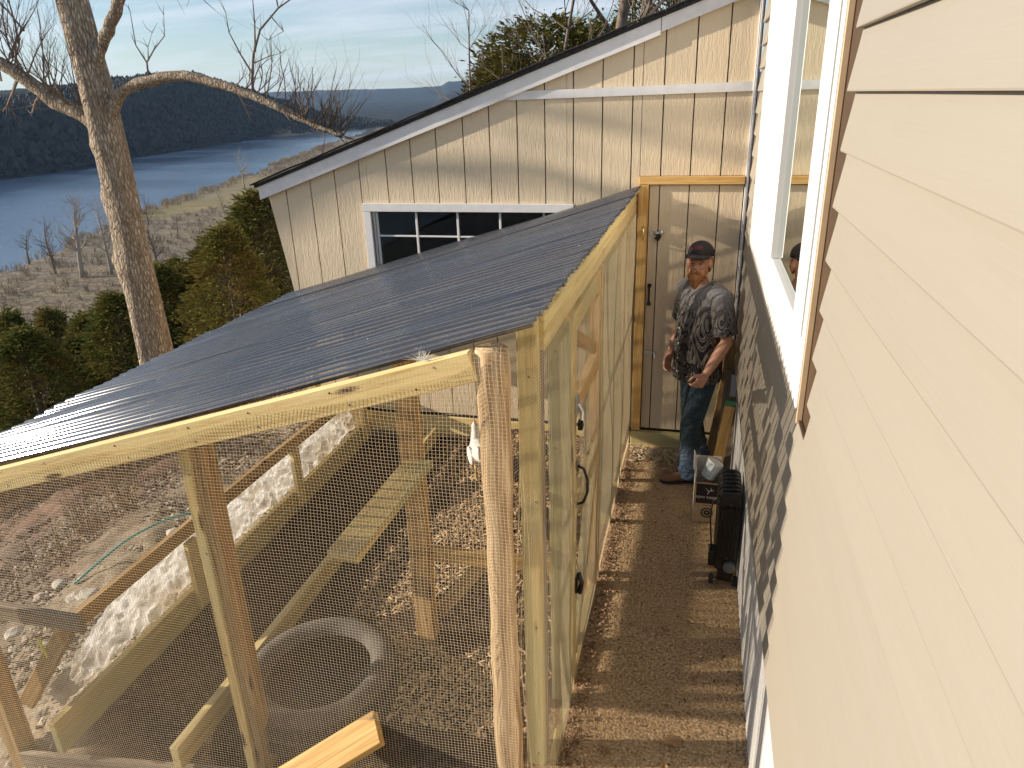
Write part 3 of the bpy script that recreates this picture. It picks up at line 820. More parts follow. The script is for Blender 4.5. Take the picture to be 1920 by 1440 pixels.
W('corner_post', (-3.22, 2.06, -0.75), (-3.22, 2.06, 1.10), 0.088, 0.088, 'wood_brown', (0, 1, 0))
W('back_post', (-3.27, 5.42, -0.4), (-3.27, 5.42, 1.12), 0.088, 0.088, 'wood', (0, 1, 0))
W('bottom_board', (-3.17, 2.02, -0.355), (-1.83, 2.02, -0.145), 0.03, 0.12, 'wood_grey')
W('bottom_board', (-1.72, 2.02, -0.16), (-0.65, 2.02, -0.08), 0.03, 0.12, 'wood_grey')
# side wall studs, broad face to the front
for y, m, x0 in ((2.285, 'wood', -0.585), (2.665, 'wood_green', -0.548), (3.66, 'wood_green', -0.550), (4.26, 'wood_green', -0.546), (4.84, 'wood_green', -0.548), (5.508, 'wood_green', -0.548)):
    W('stud', (x0 + 0.0445, y, 0.0), (x0 + 0.0445, y, 1.912 if y > 2.3 else 2.03), 0.089 if y > 2.3 else 0.074, 0.038, m, (0, 1, 0))
W('bottom_plate', (-0.478, 2.31, -0.025), (-0.478, 2.64, -0.025), 0.038, 0.06, 'wood')
W('bottom_plate', (-0.478, 3.69, -0.025), (-0.478, 5.42, -0.025), 0.038, 0.06, 'wood')
W('stud', (-0.53, 2.36, 0.0), (-0.53, 2.36, 1.90), 0.038, 0.089, 'wood_grey', (0, 1, 0))
# gate in the side wall
gate = link('gate', None, coop)
def G(name, a, b_, w, h, m='wood', up=(0, 0, 1)): return beam(name, a, b_, w, h, MAT[m], gate, up, 0.003)
G('stile', (-0.482, 2.800, 0.004), (-0.482, 2.800, 1.90), 0.040, 0.085, 'wood', (0, 1, 0))
G('stile', (-0.482, 3.555, 0.004), (-0.482, 3.555, 1.90), 0.040, 0.085, 'wood_orange', (0, 1, 0))
G('rail', (-0.482, 2.845, 1.855), (-0.482, 3.51, 1.855), 0.038, 0.085, 'wood')
G('rail', (-0.482, 2.845, 1.45), (-0.482, 3.51, 1.45), 0.038, 0.085, 'wood_orange')
G('rail', (-0.482, 2.845, 0.94), (-0.482, 3.51, 0.94), 0.038, 0.085, 'wood')
G('rail', (-0.482, 2.845, 0.022), (-0.482, 3.51, 0.022), 0.038, 0.036, 'wood')
G('brace', (-0.482, 2.87, 0.10), (-0.482, 3.49, 0.86), 0.037, 0.085, 'wood')
G('brace', (-0.484, 2.87, 1.78), (-0.484, 3.49, 1.52), 0.030, 0.06, 'wood_brown')
b = Buf(); b.tube([(-0.458, 2.815, 1.20), (-0.425, 2.815, 1.185), (-0.408, 2.815, 1.13), (-0.408, 2.815, 1.07), (-0.425, 2.815, 1.015), (-0.458, 2.815, 1.0)], 0.0065, 8)
b.ellipsoid((-0.458, 2.815, 1.20), (.006, .012, .022)); b.ellipsoid((-0.458, 2.815, 1.0), (.006, .012, .022)); b.obj('handle', MAT['black'], gate, True)
b = Buf(); b.box((-0.460, 2.79, 1.455), (-0.448, 2.83, 1.54)); b.tube([(-0.446, 2.80, 1.50), (-0.43, 2.80, 1.47), (-0.432, 2.80, 1.43)], 0.010, 8); b.obj('hasp', MAT['zinc'], gate)
b = Buf(); b.box((-0.448, 2.785, 1.385), (-0.428, 2.815, 1.425)); b.obj('padlock', MAT['black'], gate)
b = Buf(); b.box((-0.460, 2.79, 0.53), (-0.448, 2.83, 0.61)); b.tube([(-0.444, 2.81, 0.63), (-0.43, 2.81, 0.58), (-0.44, 2.81, 0.52)], 0.011, 8); b.obj('latch', MAT['black'], gate)
# inside: low partition on the left, ground beams, roost
W('base_board', (-2.845, 1.975, -0.085), (-2.845, 5.50, -0.085), 0.038, 0.19, 'wood')
W('partition_rail', (-2.845, 2.14, 0.395), (-2.845, 3.95, 0.375), 0.036, 0.089, 'wood_brown')
W('partition_rail', (-2.845, 3.955, 0.375), (-2.845, 5.47, 0.335), 0.036, 0.089, 'wood_brown')
for y in (3.05, 4.25, 5.40): W('partition_post', (-2.805, y, -0.12), (-2.805, y, 0.34), 0.036, 0.088, 'wood_pale', (0, 1, 0))
W('front_rail', (-3.23, 2.165, 0.47), (-2.70, 2.165, 0.47), 0.036, 0.089, 'wood_grey')
W('brace', (-3.22, 2.16, -0.12), (-2.83, 2.17, 0.40), 0.036, 0.085, 'wood_brown')
W('floor_beam', (-2.165, 1.975, -0.045), (-2.165, 5.46, -0.045), 0.045, 0.13, 'wood_pale')
W('roost_post', (-1.262, 2.86, -0.15), (-1.262, 2.86, 1.80), 0.095, 0.042, 'wood_brown', (0, 1, 0))
W('roost_post', (-1.262, 2.902, -0.15), (-1.262, 2.902, 1.78), 0.088, 0.038, 'wood_orange', (0, 1, 0))
W('roost_plank', (-1.285, 2.16, 1.048), (-1.222, 2.872, 1.115), 0.14, 0.038, 'wood')
W('cross_rail', (-1.21, 2.885, 0.585), (-0.56, 2.885, 0.60), 0.038, 0.075, 'wood_orange')
W('brace', (-1.20, 2.93, 0.20), (-0.94, 2.93, 0.545), 0.036, 0.07, 'wood_brown')
W('leaning_brace', (-2.15, 1.44, -0.18), (-1.087, 1.925, 0.45), 0.135, 0.038, 'wood_orange', (0.1, -0.35, 1))
# screw heads where the lumber crosses, staples holding the mesh
b = Buf()
for x in np.arange(-3.3, -0.7, 0.31):
    for q in (0.02, 0.075): b.ellipsoid(rp(x + random.uniform(-.05, .05), 1.9655, q + 0.012), (0.0042, 0.002, 0.0042), None, 8, 4)
for y in (2.285, 2.665, 3.66, 4.26, 4.84):
    for z in (0.10, 0.75, 1.35, 1.83): b.ellipsoid((-0.52 + random.uniform(-.015, .015), y - 0.0195, z + random.uniform(-.05, .05)), (0.0042, 0.002, 0.0042), None, 8, 4)
for z in (0.1, 0.6, 1.1, 1.45): b.ellipsoid((-1.79 + random.uniform(-.012, .012), 2.0055, z), (0.0042, 0.002, 0.0042), None, 8, 4)
for (x, z) in ((-1.28, 1.02), (-1.24, 0.60), (-1.27, 0.58), (-1.25, 0.2)): b.ellipsoid((x, 2.8385, z), (0.0045, 0.002, 0.0045), None, 8, 4)
b.obj('screw_heads', mat_plain('screw_dark', (0.06, 0.05, 0.04), 0.5, 0.5), coop, True)['kind'] = 'stuff'
# ---- wire mesh
WIRE = mat_plain('galvanised_wire', (0.80, 0.66, 0.45), 0.42, 0.35, 0.1, 40)
SP = 0.0130
def front_y(x, z):
    base = 1.9505 - 0.006 * math.sin(x * 5.1 + z * 3.3) - 0.004 * math.sin(z * 9.0 + x * 2.0)
    if z < RZ(x) - 0.19:
        base += 0.010 * math.sin(x * 3.1 + 1.0) * math.sin(z * 2.6)
    dx = x + 0.592
    if abs(dx) < 0.075:
        base = min(base, 2.020 - math.sqrt(max(0, 0.063 ** 2 - min(dx * dx, 0.062 ** 2))))
    return base
def wob(x, z):
    top = math.exp(-((RZ(x) - z) / 0.16) ** 2)
    return (0.0100 * math.sin(x * 11 + 2 * math.sin(z * 6)) * top + 0.0034 * math.sin(z * 13 + x * 4),
            0.0070 * math.sin(x * 14 + z * 2) * top + 0.0036 * math.sin(x * 9 + 1))
def wire(b, pts, r=0.00055):
    b.tube(pts, r, 3, False)
bF = Buf(); Z0 = -0.42
x = -3.36
while x < -0.530:
    zt = RZ(x) - 0.018; n = max(8, int((zt - Z0) / 0.045)); pts = []
    for i in range(n + 1):
        z = Z0 + (zt - Z0) * i / n; dx, dz = wob(x, z); pts.append((x + dx, front_y(x + dx, z), z))
    wire(bF, pts); x += SP
z = Z0
while z < RZ(-0.53) - 0.02:
    xl = max(-3.36, (z + 0.02 - 2.082) / RS - 0.447); n = max(4, int((-0.53 - xl) / 0.035)); pts = []
    for i in range(n + 1):
        x = xl + (-0.53 - xl) * i / n; dx, dz = wob(x, z); pts.append((x, front_y(x, z + dz) - 0.001, z + dz))
    wire(bF, pts); z += SP
o = bF.obj('wire_mesh', WIRE, coop); o['kind'] = 'stuff'
# piece round the corner and along the side wall
bS = Buf()
def side_x(y, z): return -0.4555 + 0.003 * math.sin(y * 6 + z * 4) + 0.004 * math.sin(z * 5.0 + y)
def corner_pt(u, z):
    """u metres from the round post along the corner strip then down the side"""
    if u < 0.26:
        k = u / 0.26; return Vector((-0.530 + 0.077 * k, 2.005 + 0.275 * k - 0.02 * math.sin(math.pi * k), z))
    y = 2.28 + (u - 0.26); return Vector((side_x(y, z), y, z))
u = 0.0
while u < 0.26 + 3.20:
    if not (0.26 + 0.50 < u < 0.26 + 0.60): wire(bS, [corner_pt(u, zz) for zz in np.linspace(0.01, 2.0, 14)], 0.00042)
    u += SP
z = 0.012
while z < 2.0:
    wire(bS, [corner_pt(uu, z + 0.003 * math.sin(uu * 7)) for uu in np.linspace(0, 3.46, 90)], 0.00046); z += SP
o = bS.obj('wire_mesh', WIRE, coop); o['kind'] = 'stuff'
# selvage: doubled wires hanging beside the corner post
b = Buf()
for q in range(3):
    wire(b, [(-0.55 + 0.012 * q + 0.014 * math.sin(zz * 5 + q), 2.10 + 0.006 * q, zz) for zz in np.linspace(0.0, 1.6, 40)], 0.0011)
b.obj('loose_wire', WIRE, coop)['kind'] = 'stuff'

# ---- crumpled white plastic sheet behind the partition
def plastic():
    t = NT('white_plastic_sheet')
    n = t.noise(t.coord(), 14, 6, 0.65, 0.8)
    c = t.ramp(n, [(0.30, (0.42, 0.40, 0.36)), (0.5, (0.66, 0.65, 0.62)), (0.72, (0.82, 0.82, 0.81))])
    c = t.mix(t.ramp(t.noise(t.coord(), 2.3, 3), [(0.50, (0, 0, 0)), (0.64, (0.65, 0.65, 0.65))]), c, (0.38, 0.30, 0.19))
    d = t.N('BsdfDiffuse'); t.L(c, d.inputs[0]); tr = t.N('BsdfTranslucent'); t.L(c, tr.inputs[0])
    nb = t.bump(n, 1.0, 0.03); t.L(nb, d.inputs['Normal'])
    mx = t.N('MixShader'); mx.inputs[0].default_value = 0.55; t.L(d.outputs[0], mx.inputs[1]); t.L(tr.outputs[0], mx.inputs[2]); t.L(mx.outputs[0], t.out.inputs['Surface'])
    return t.m
def sheet():
    ys = np.linspace(2.10, 5.45, 260); us = np.linspace(0, 1, 34); vs = []
    for u in us:
        for y in ys:
            zt = 0.345 - 0.02 * (y - 2.1)
            taper = float(sstep(2.05, 2.75, y))
            z = -0.02 + (zt + 0.02) * u * (0.35 + 0.65 * taper)
            nn = noise.turbulence(Vector((y * 3.2, u * 2.0, 3.0)), 4, False) - 0.6
            n2 = 1.0 - 2.4 * abs(noise.noise(Vector((y * 7, u * 4.5, 8.0)))) + 0.8 * abs(noise.noise(Vector((y * 17, u * 9, 1.0))))
            x = -2.89 - 0.085 * math.sin(math.pi * u) - 0.05 * nn * math.sin(math.pi * min(1, u * 1.02)) - 0.034 * n2
            vs.append((min(x, -2.872), y + 0.012 * n2, z + 0.012 * n2 * math.sin(math.pi * u)))
    ny = len(ys)
    fs = [(i * ny + j, i * ny + j + 1, (i + 1) * ny + j + 1, (i + 1) * ny + j) for i in range(len(us) - 1) for j in range(ny - 1)]
    o = mesh_obj('plastic_sheet', vs, fs, plastic(), None, False)
    tag(o, 'crumpled white plastic sheet hung behind the low partition in the coop', 'plastic sheet')
sheet()

# ---- tyre on the coop floor
def tyre():
    cx, cy, cz = -1.655, 2.43, yz(-1.655, 2.43) - 0.01
    root = thing('tyre', 'old grey car tyre lying flat on the coop floor', 'tyre', (cx, cy, cz))
    prof = [(0.215, 0.035), (0.208, 0.060), (0.225, 0.075), (0.262, 0.060)]
    prof = [(0.228, 0.150), (0.236, 0.168), (0.262, 0.186), (0.300, 0.190), (0.328, 0.178), (0.346, 0.155), (0.350, 0.10), (0.346, 0.045), (0.328, 0.022), (0.300, 0.010), (0.262, 0.014), (0.236, 0.032), (0.228, 0.05)]
    n = len(prof); seg = 72; vs = []
    for k in range(seg):
        a = 2 * math.pi * k / seg
        for (r, z) in prof: vs.append((cx + 1.06 * (r + .006 * (.35 - r) / .12) * math.cos(a), cy + 1.06 * (r + .006 * (.35 - r) / .12) * math.sin(a), cz + 1.25 * z + 0.01 * math.sin(a + 1)))
    fs = [(k * n + i, ((k + 1) % seg) * n + i, ((k + 1) % seg) * n + (i + 1) % n, k * n + (i + 1) % n) for k in range(seg) for i in range(n - 1)]
    t = NT('dusty_rubber'); nn = t.noise(t.coord(), 9, 5); fine = t.noise(t.coord(), 120, 2)
    up = t.N('NewGeometry'); sp_ = t.N('SeparateXYZ'); t.L(up.outputs['Normal'], sp_.inputs[0])
    c = t.mix(t.ramp(nn, [(0.25, (0.3,) * 3), (0.7, (1,) * 3)]), (0.014, 0.013, 0.013), (0.13, 0.117, 0.096))
    t.principled(c, 0.8, 0, t.bump(fine, 0.3, 0.003), 0.3)
    mesh_obj('carcass', vs, fs, t.m, root, True)
    lin = [(0.250, 0.066), (0.30, 0.034), (0.325, 0.050), (0.338, 0.075), (0.340, 0.125), (0.338, 0.175), (0.325, 0.204), (0.30, 0.220), (0.250, 0.186)]; m_ = len(lin); vs = []
    for k in range(seg):
        a = 2 * math.pi * k / seg
        for (r, z) in lin: vs.append((cx + r * math.cos(a), cy + r * math.sin(a), cz + z + 0.01 * math.sin(a + 1)))
    mesh_obj('inner_liner', vs, [(k * m_ + i, ((k + 1) % seg) * m_ + i, ((k + 1) % seg) * m_ + i + 1, k * m_ + i + 1) for k in range(seg) for i in range(m_ - 1)], MAT['black_rubber'], root, True)
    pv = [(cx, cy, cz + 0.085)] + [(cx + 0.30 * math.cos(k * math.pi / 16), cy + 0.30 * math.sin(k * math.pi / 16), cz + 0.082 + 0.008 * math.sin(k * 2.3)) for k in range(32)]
    mesh_obj('shade_disc', pv, [(0, 1 + k, 1 + (k + 1) % 32) for k in range(32)], mat_plain('tyre_shade', (0.011, 0.010, 0.009), 0.55, 0, 0.4, 30, 0.4), root, True)  # near-black disc: the shade inside the tyre, put in as colour
    b = Buf()                                           # tread blocks
    for k in range(64):
        a = 2 * math.pi * (k + 0.5) / 64
        for zc, sh in ((0.065, 0.0), (0.135, 0.02)):
            rot = Matrix.Translation((cx, cy, cz + zc * 1.25)) @ Matrix.Rotation(a + sh, 4, 'Z')
            o0 = len(b.v)
            for q in ((0.346, -0.012, -0.026), (0.356, -0.012, -0.026), (0.356, 0.012, -0.026), (0.346, 0.012, -0.026), (0.346, -0.012, 0.026), (0.356, -0.012, 0.026), (0.356, 0.012, 0.026), (0.346, 0.012, 0.026)):
                b.v.append(rot @ Vector((q[0] * 1.06, q[1], q[2] * 1.25)))
            b.f += [tuple(i + o0 for i in f) for f in [(0, 3, 2, 1), (4, 5, 6, 7), (0, 1, 5, 4), (1, 2, 6, 5), (2, 3, 7, 6), (3, 0, 4, 7)]]
    b.obj('tread', MAT['black_rubber'], root)
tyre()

# ---- straw, chips and crumbs on the ground
def mat_straw(name, a, b_):
    t = NT(name); g_ = t.N('NewGeometry'); c = t.ramp(g_.outputs['Random Per Island'], [(0.0, a), (1.0, b_)])
    t.principled(c, 0.85, 0, None, 0.2); return t.m
def litter(name, n, fn, size, mat, label, flat=0.35):
    vs = []; fs = []
    P = np.array([p for p in (fn() for _ in range(n)) if p is not None]); ZZ = yza(P[:, 0], P[:, 1])
    for (x, y), z in zip(P.tolist(), ZZ.tolist()):
        z += random.uniform(0.004, 0.016)
        l = random.uniform(*size[0]); w = random.uniform(*size[1]); a = random.uniform(0, math.pi)
        d = Vector((math.cos(a), math.sin(a), random.uniform(-flat, flat))).normalized(); s_ = Vector((-math.sin(a), math.cos(a), random.uniform(-.4, .4))).normalized()
        c = Vector((x, y, z)); h = w * 0.35
        u = d.cross(s_)
        o0 = len(vs)
        vs += [c - d * l - s_ * w, c + d * l - s_ * w * .6, c + d * l + s_ * w * .6, c - d * l + s_ * w, c + u * h]
        fs += [(o0, o0 + 1, o0 + 4), (o0 + 1, o0 + 2, o0 + 4), (o0 + 2, o0 + 3, o0 + 4), (o0 + 3, o0, o0 + 4)]
    o = mesh_obj(name, vs, fs, mat); tag(o, label, kind='stuff'); return o
def in_coop():
    x = random.gauss(-1.15, 0.38); y = random.uniform(2.35, 5.45)
    if not (-2.05 < x < -0.57): return None
    if noise.noise(Vector((x * 2.2, y * 1.8, 0))) < -0.28: return None
    return x, y
litter('straw_litter', 15000, in_coop, ((0.006, 0.026), (0.0025, 0.008)), mat_straw('straw', (0.22, 0.125, 0.06), (0.72, 0.53, 0.31)), 'wood chips and straw strewn over the coop floor', 0.5)
litter('soil_crumbs', 5000, lambda: (random.uniform(-2.8, -0.6), random.uniform(2.1, 5.4)), ((0.006, 0.02), (0.004, 0.012)), mat_straw('crumbs', (0.03, 0.02, 0.015), (0.12, 0.09, 0.065)), 'dark soil crumbs on the coop floor', 0.5)
def along_wall():
    y = random.uniform(2.2, 5.45); return (-0.445 + abs(random.gauss(0, 0.045)), y)
CHIP = mat_straw('wood_chip', (0.12, 0.055, 0.028), (0.46, 0.31, 0.18))
litter('wood_chips', 1500, along_wall, ((0.004, 0.013), (0.003, 0.007)), CHIP, 'wood chips along the foot of the coop wall', 0.5)
litter('chip_pile', 1300, lambda: (random.uniform(-0.42, 0.05), 5.42 - abs(random.gauss(0, 0.10))), ((0.008, 0.022), (0.006, 0.014)), mat_straw('pale_chip', (0.30, 0.20, 0.10), (0.70, 0.58, 0.40)), 'pale wood chips heaped below the shed door', 0.6)
litter('alley_litter', 900, lambda: (random.uniform(-0.42, 0.33), random.uniform(1.9, 5.4)), ((0.003, 0.011), (0.002, 0.006)), CHIP, 'scattered chips on the alley floor', 0.3)
litter('gravel', 7000, lambda: (random.uniform(-5.2, -2.95), random.uniform(0.8, 7.5)), ((0.008, 0.03), (0.006, 0.02)), mat_straw('gravel', (0.16, 0.12, 0.085), (0.56, 0.48, 0.37)), 'gravel and chips on the sandy bank beside the coop', 0.4)
litter('leaf_litter', 9000, lambda: (random.uniform(-8.3, -3.6), random.uniform(0.5, 9.3)), ((0.015, 0.05), (0.008, 0.025)), mat_straw('dead_leaves', (0.075, 0.05, 0.035), (0.30, 0.22, 0.15)), 'dead leaves and twigs on the slope', 0.5)

# ================================================================== things in the alley
# ---- oil radiator
def heater():
    x0, x1, y0 = 0.212, 0.338, 3.70
    root = thing('oil_heater', 'black oil filled radiator heater standing against the house skirting', 'heater', (0.245, 3.85, 0))
    cx, hw_ = (x0 + x1) / 2, (x1 - x0) / 2
    def fin(y, t, s=1.0):
        z0, z1 = 0.105, 0.625
        poly = []; r = 0.035
        for (sx, sz, a0) in ((1, 1, 0), (-1, 1, 90), (-1, -1, 180), (1, -1, 270)):
            for k in range(5):
                a = R(a0 + k * 22.5)
                poly.append((cx + sx * (hw_ * s - r) + r * math.cos(a), ((z0 + z1) / 2) + sz * ((z1 - z0) / 2 * s - r) + r * math.sin(a)))
        n = len(poly); vs = []
        for (yy, sc_) in ((y - t, 0.90), (y - t * .5, 1.0), (y + t * .5, 1.0), (y + t, 0.90)):
            for p in poly: vs.append((cx + (p[0] - cx) * sc_, yy, 0.365 + (p[1] - 0.365) * (0.97 + 0.03 * (sc_ - .9) * 10)))
        fs = [tuple(range(n))[::-1], tuple(range(3 * n, 4 * n))]
        for i in range(3):
            fs += [(i * n + k, i * n + (k + 1) % n, (i + 1) * n + (k + 1) % n, (i + 1) * n + k) for k in range(n)]
        o = mesh_obj('fin', vs, fs, MAT['black'], root); return o
    for k in range(7): fin(y0 + 0.02 + k * 0.046, 0.014)
    b = Buf()
    for z in (0.19, 0.55):
        b = Buf(); b.tube([(cx, y0, z), (cx, y0 + 0.31, z)], 0.024, 12); b.obj('oil_pipe', MAT['black'], root, True)
    # ribbed front plate and cable drum low on the front
    b = Buf()
    for q in range(6): b.box((x0 + 0.016 + q * 0.017, y0 - 0.004, 0.20), (x0 + 0.024 + q * 0.017, y0 + 0.006, 0.53))
    b.obj('rib', MAT['black'], root)
    b = Buf(); b.tube([(cx + .02, y0 + 0.004, 0.15), (cx + .02, y0 - 0.022, 0.15)], [0.036, 0.034], 16); b.obj('cable_knob', mat_plain('grey_plastic', (0.10, 0.10, 0.10), 0.4), root)
    b = Buf()
    for (xx, yy) in ((x0 - 0.012, y0 + 0.03), (x1 - 0.002, y0 + 0.03), (x0 - 0.012, y0 + 0.27), (x1 - 0.002, y0 + 0.27)):
        bb = Buf(); bb.tube([(xx - 0.012, yy, 0.030), (xx + 0.012, yy, 0.030)], 0.029, 14); bb.obj('wheel', MAT['black_rubber'], root, True)
    for yy in (y0 + 0.03, y0 + 0.27):
        bb = Buf(); bb.tube([(x0 - 0.02, yy, 0.035), (x1 + 0.006, yy, 0.035)], 0.005, 8); bb.box((x0 + .02, yy - .012, 0.032), (x1 - .02, yy + .012, 0.125)); bb.obj('axle', MAT['black'], root)
    box('control_box', (x0 - 0.035, y0 + 0.03, 0.115), (x0 + 0.02, y0 + 0.12, 0.215), MAT['black'], root, 0.006)
    b = Buf(); b.tube([(x0 - .02, y0 + .06, .21), (x0 - .028, y0 + .03, .30), (x0 - .04, y0 + .02, .42), (x0 - .042, y0 + .04, .48), (x0 - .03, y0 + .06, .54), (x0 + .01, y0 + .05, .59)], 0.0045, 6); b.obj('cord', MAT['black'], root, True)
heater()

# ---- cardboard box
def carton():
    x0, x1, y0, y1, h = 0.083, 0.262, 4.385, 4.64, 0.335
    root = thing('cardboard_box', 'open cardboard bottle carton with dark and tan printed front', 'box', ((x0 + x1) / 2, 4.5, 0))
    tan = mat_plain('cardboard', (0.46, 0.32, 0.17), 0.8, 0, 0.1, 25, 0.1); pale = mat_plain('white_card', (0.66, 0.62, 0.54), 0.75, 0, 0.08, 15, 0.1); dk = mat_plain('dark_print', (0.016, 0.013, 0.014), 0.45)
    box('front_panel', (x0, y0, 0.004), (x1, y0 + 0.005, 0.305), tan, root, 0.001)
    box('side_panel', (x0 - .001, y0 + .006, 0.004), (x0 + 0.005, y1, h + .03), pale, root, 0.001)
    box('side_panel', (x1 - 0.005, y0 + .006, 0.004), (x1 + .001, y1, h), tan, root, 0.001)
    box('back_panel', (x0 + .006, y1 - .005, 0.004), (x1 - .006, y1, h + .045), pale, root, 0.001)
    box('bottom_panel', (x0 + .006, y0 + .006, 0.005), (x1 - .006, y1 - .006, 0.012), tan, root, 0.001)
    beam('flap', (x0 - .002, y0 + .01, .37), (x0 - .002, y1 - .01, .39), 0.004, 0.07, pale, root, (-0.35, 0, 1), 0.001)
    mesh_obj('print_band', [(x0 + .012, y0 - .001, 0.150), (x1 - .002, y0 - .001, 0.150), (x1 - .002, y0 - .001, 0.298), (x0 + .012, y0 - .001, 0.298)], [(0, 1, 2, 3)], dk, root)
    def text(s, size, loc, m, al='CENTER'):
        cu = bpy.data.curves.new('lettering', 'FONT'); cu.body = s; cu.size = size; cu.align_x = al; cu.extrude = 0.0004; cu.resolution_u = 3
        tmp = bpy.data.objects.new('tmp', cu); COL.objects.link(tmp); me = bpy.data.meshes.new_from_object(tmp.evaluated_get(bpy.context.evaluated_depsgraph_get())); bpy.data.objects.remove(tmp); me.materials.clear(); me.materials.append(m)
        mw = Matrix.Translation(loc) @ Matrix.Rotation(R(90), 4, 'X')
        o = link('lettering', me, root, mw=mw); o['kind'] = 'stuff'; return o
    cream = mat_plain('cream_print', (0.72, 0.63, 0.50), 0.5)
    cx = (x0 + x1) / 2
    text('R\u00c9MY MARTIN', 0.026, (cx + .003, y0 - 0.0022, 0.188), cream)
    b = Buf()                                            # small rearing emblem above the name
    for pts in ([(0, .0), (.010, .016), (.022, .030), (.014, .042)], [(0.008, .012), (-.008, .022), (-.016, .036)], [(.012, .02), (.028, .018), (.036, .026)], [(0, 0), (-.004, -.014)]):
        b.tube([(cx + px, y0 - .0025, 0.232 + pz) for px, pz in pts], [0.0028] + [0.0022] * (len(pts) - 2) + [0.0012], 5)
    b.obj('emblem', cream, root)
    b = Buf(); ez = 0.080                                # wreath medallion
    for k in range(18):
        a = 2 * math.pi * k / 18; b.ellipsoid((cx + 0.034 * math.cos(a), y0 - .0012, ez + 0.034 * math.sin(a)), (0.0085, 0.0008, 0.0055), seg=8, rings=4)
    for k in range(7):
        a = 2 * math.pi * k / 7; b.ellipsoid((cx + 0.014 * math.cos(a), y0 - .0012, ez + 0.014 * math.sin(a)), (0.008, 0.0008, 0.008), seg=8, rings=4)
    b.box((cx - .03, y0 - .0018, 0.134), (cx + .035, y0 - .0005, 0.1365))
    b.obj('emblem', dk, root)
    # contents
    t = NT('cloudy_plastic'); t.principled(t.ramp(t.noise(t.coord((1, 1, 1)), 14, 3), [(0.3, (0.45, 0.50, 0.49)), (0.7, (0.70, 0.74, 0.74))]), 0.25, 0, None, 0.5)
    root2 = thing('plastic_tub', 'cloudy ribbed plastic tub tipped into the open carton', 'tub', (0.19, 4.5, 0.31))
    mw = Matrix.Translation((0.185, 4.50, 0.345)) @ Matrix.Rotation(R(24), 4, 'Y') @ Matrix.Rotation(R(-12), 4, 'X')
    b = Buf()
    poly = [(math.cos(R(a)) * 0.052 * (1 if k % 2 else .96), math.sin(R(a)) * 0.075 * (1 if k % 2 else .96)) for k, a in enumerate(range(0, 360, 15))]
    rings = []
    o0 = 0; n = len(poly)
    for zz, s_ in ((-0.055, .86), (-0.05, .9), (0.045, 1.0), (0.055, .97)):
        for p in poly: b.v.append(Vector((p[0] * s_, p[1] * s_, zz)))
    for i in range(3): b.f += [(i * n + k, i * n + (k + 1) % n, (i + 1) * n + (k + 1) % n, (i + 1) * n + k) for k in range(n)]
    b.f += [tuple(range(n))[::-1], tuple(range(3 * n, 4 * n))]
    b.obj('tub_body', t.m, root2, mw=mw)
    b = Buf(); b.loft([((0, 0, .056), (.055, 0, 0), (0, .078, 0)), ((0, 0, .066), (.055, 0, 0), (0, .078, 0))], 24); b.obj('tub_lid', MAT['vinyl_white'], root2, mw=mw)
    b = Buf(); b.loft([((0.16, 4.46, 0.05), (.03, 0, 0), (0, .03, 0)), ((0.16, 4.46, 0.25), (.03, 0, 0), (0, .03, 0)), ((0.16, 4.46, 0.28), (.014, 0, 0), (0, .014, 0))], 14)
    o = b.obj('orange_bottle', mat_plain('orange_plastic', (0.55, 0.22, 0.04), 0.4), None, True); tag(o, 'orange bottle inside the cardboard carton', 'bottle')
carton()

# ---- lumber leaning in the corner behind the carton
def lean(name, a, b_, w, h, m, label, up=(0, -1, 0)):
    o = beam(name, a, b_, w, h, MAT[m], None, up); tag(o, label, 'board', 'lumber leaning in the corner'); return o
lean('leaning_board', (0.20, 5.23, 0.005), (0.315, 5.40, 0.98), 0.089, 0.036, 'wood_brown', 'dark brown board leaning behind the man against the house corner')
s = thing('leaning_stud', 'yellow pine stud with a green painted end leaning by the house', 'board', (0.25, 4.97, 0), 'lumber leaning in the corner')
beam('stud', (0.222, 4.93, 0.015), (0.300, 5.03, 0.60), 0.075, 0.038, MAT['wood_orange'], s, (0, -1, 0))
beam('painted_end', (0.3003, 5.0304, 0.602), (0.3053, 5.0368, 0.640), 0.0765, 0.0395, mat_plain('green_paint', (0.06, 0.22, 0.10), 0.5), s, (0, -1, 0), 0.002)
lean('leaning_plank', (0.275, 5.02, 0.005), (0.326, 5.30, 0.78), 0.12, 0.018, 'wood_grey', 'narrow grey plank leaning flat on the skirting')
o = beam('trim_strip', (0.312, 5.20, 0.01), (0.330, 5.24, 0.76), 0.045, 0.016, MAT['paint_white'], None, (0, -1, 0)); tag(o, 'white trim strip leaning upright against the house skirting', 'trim strip')

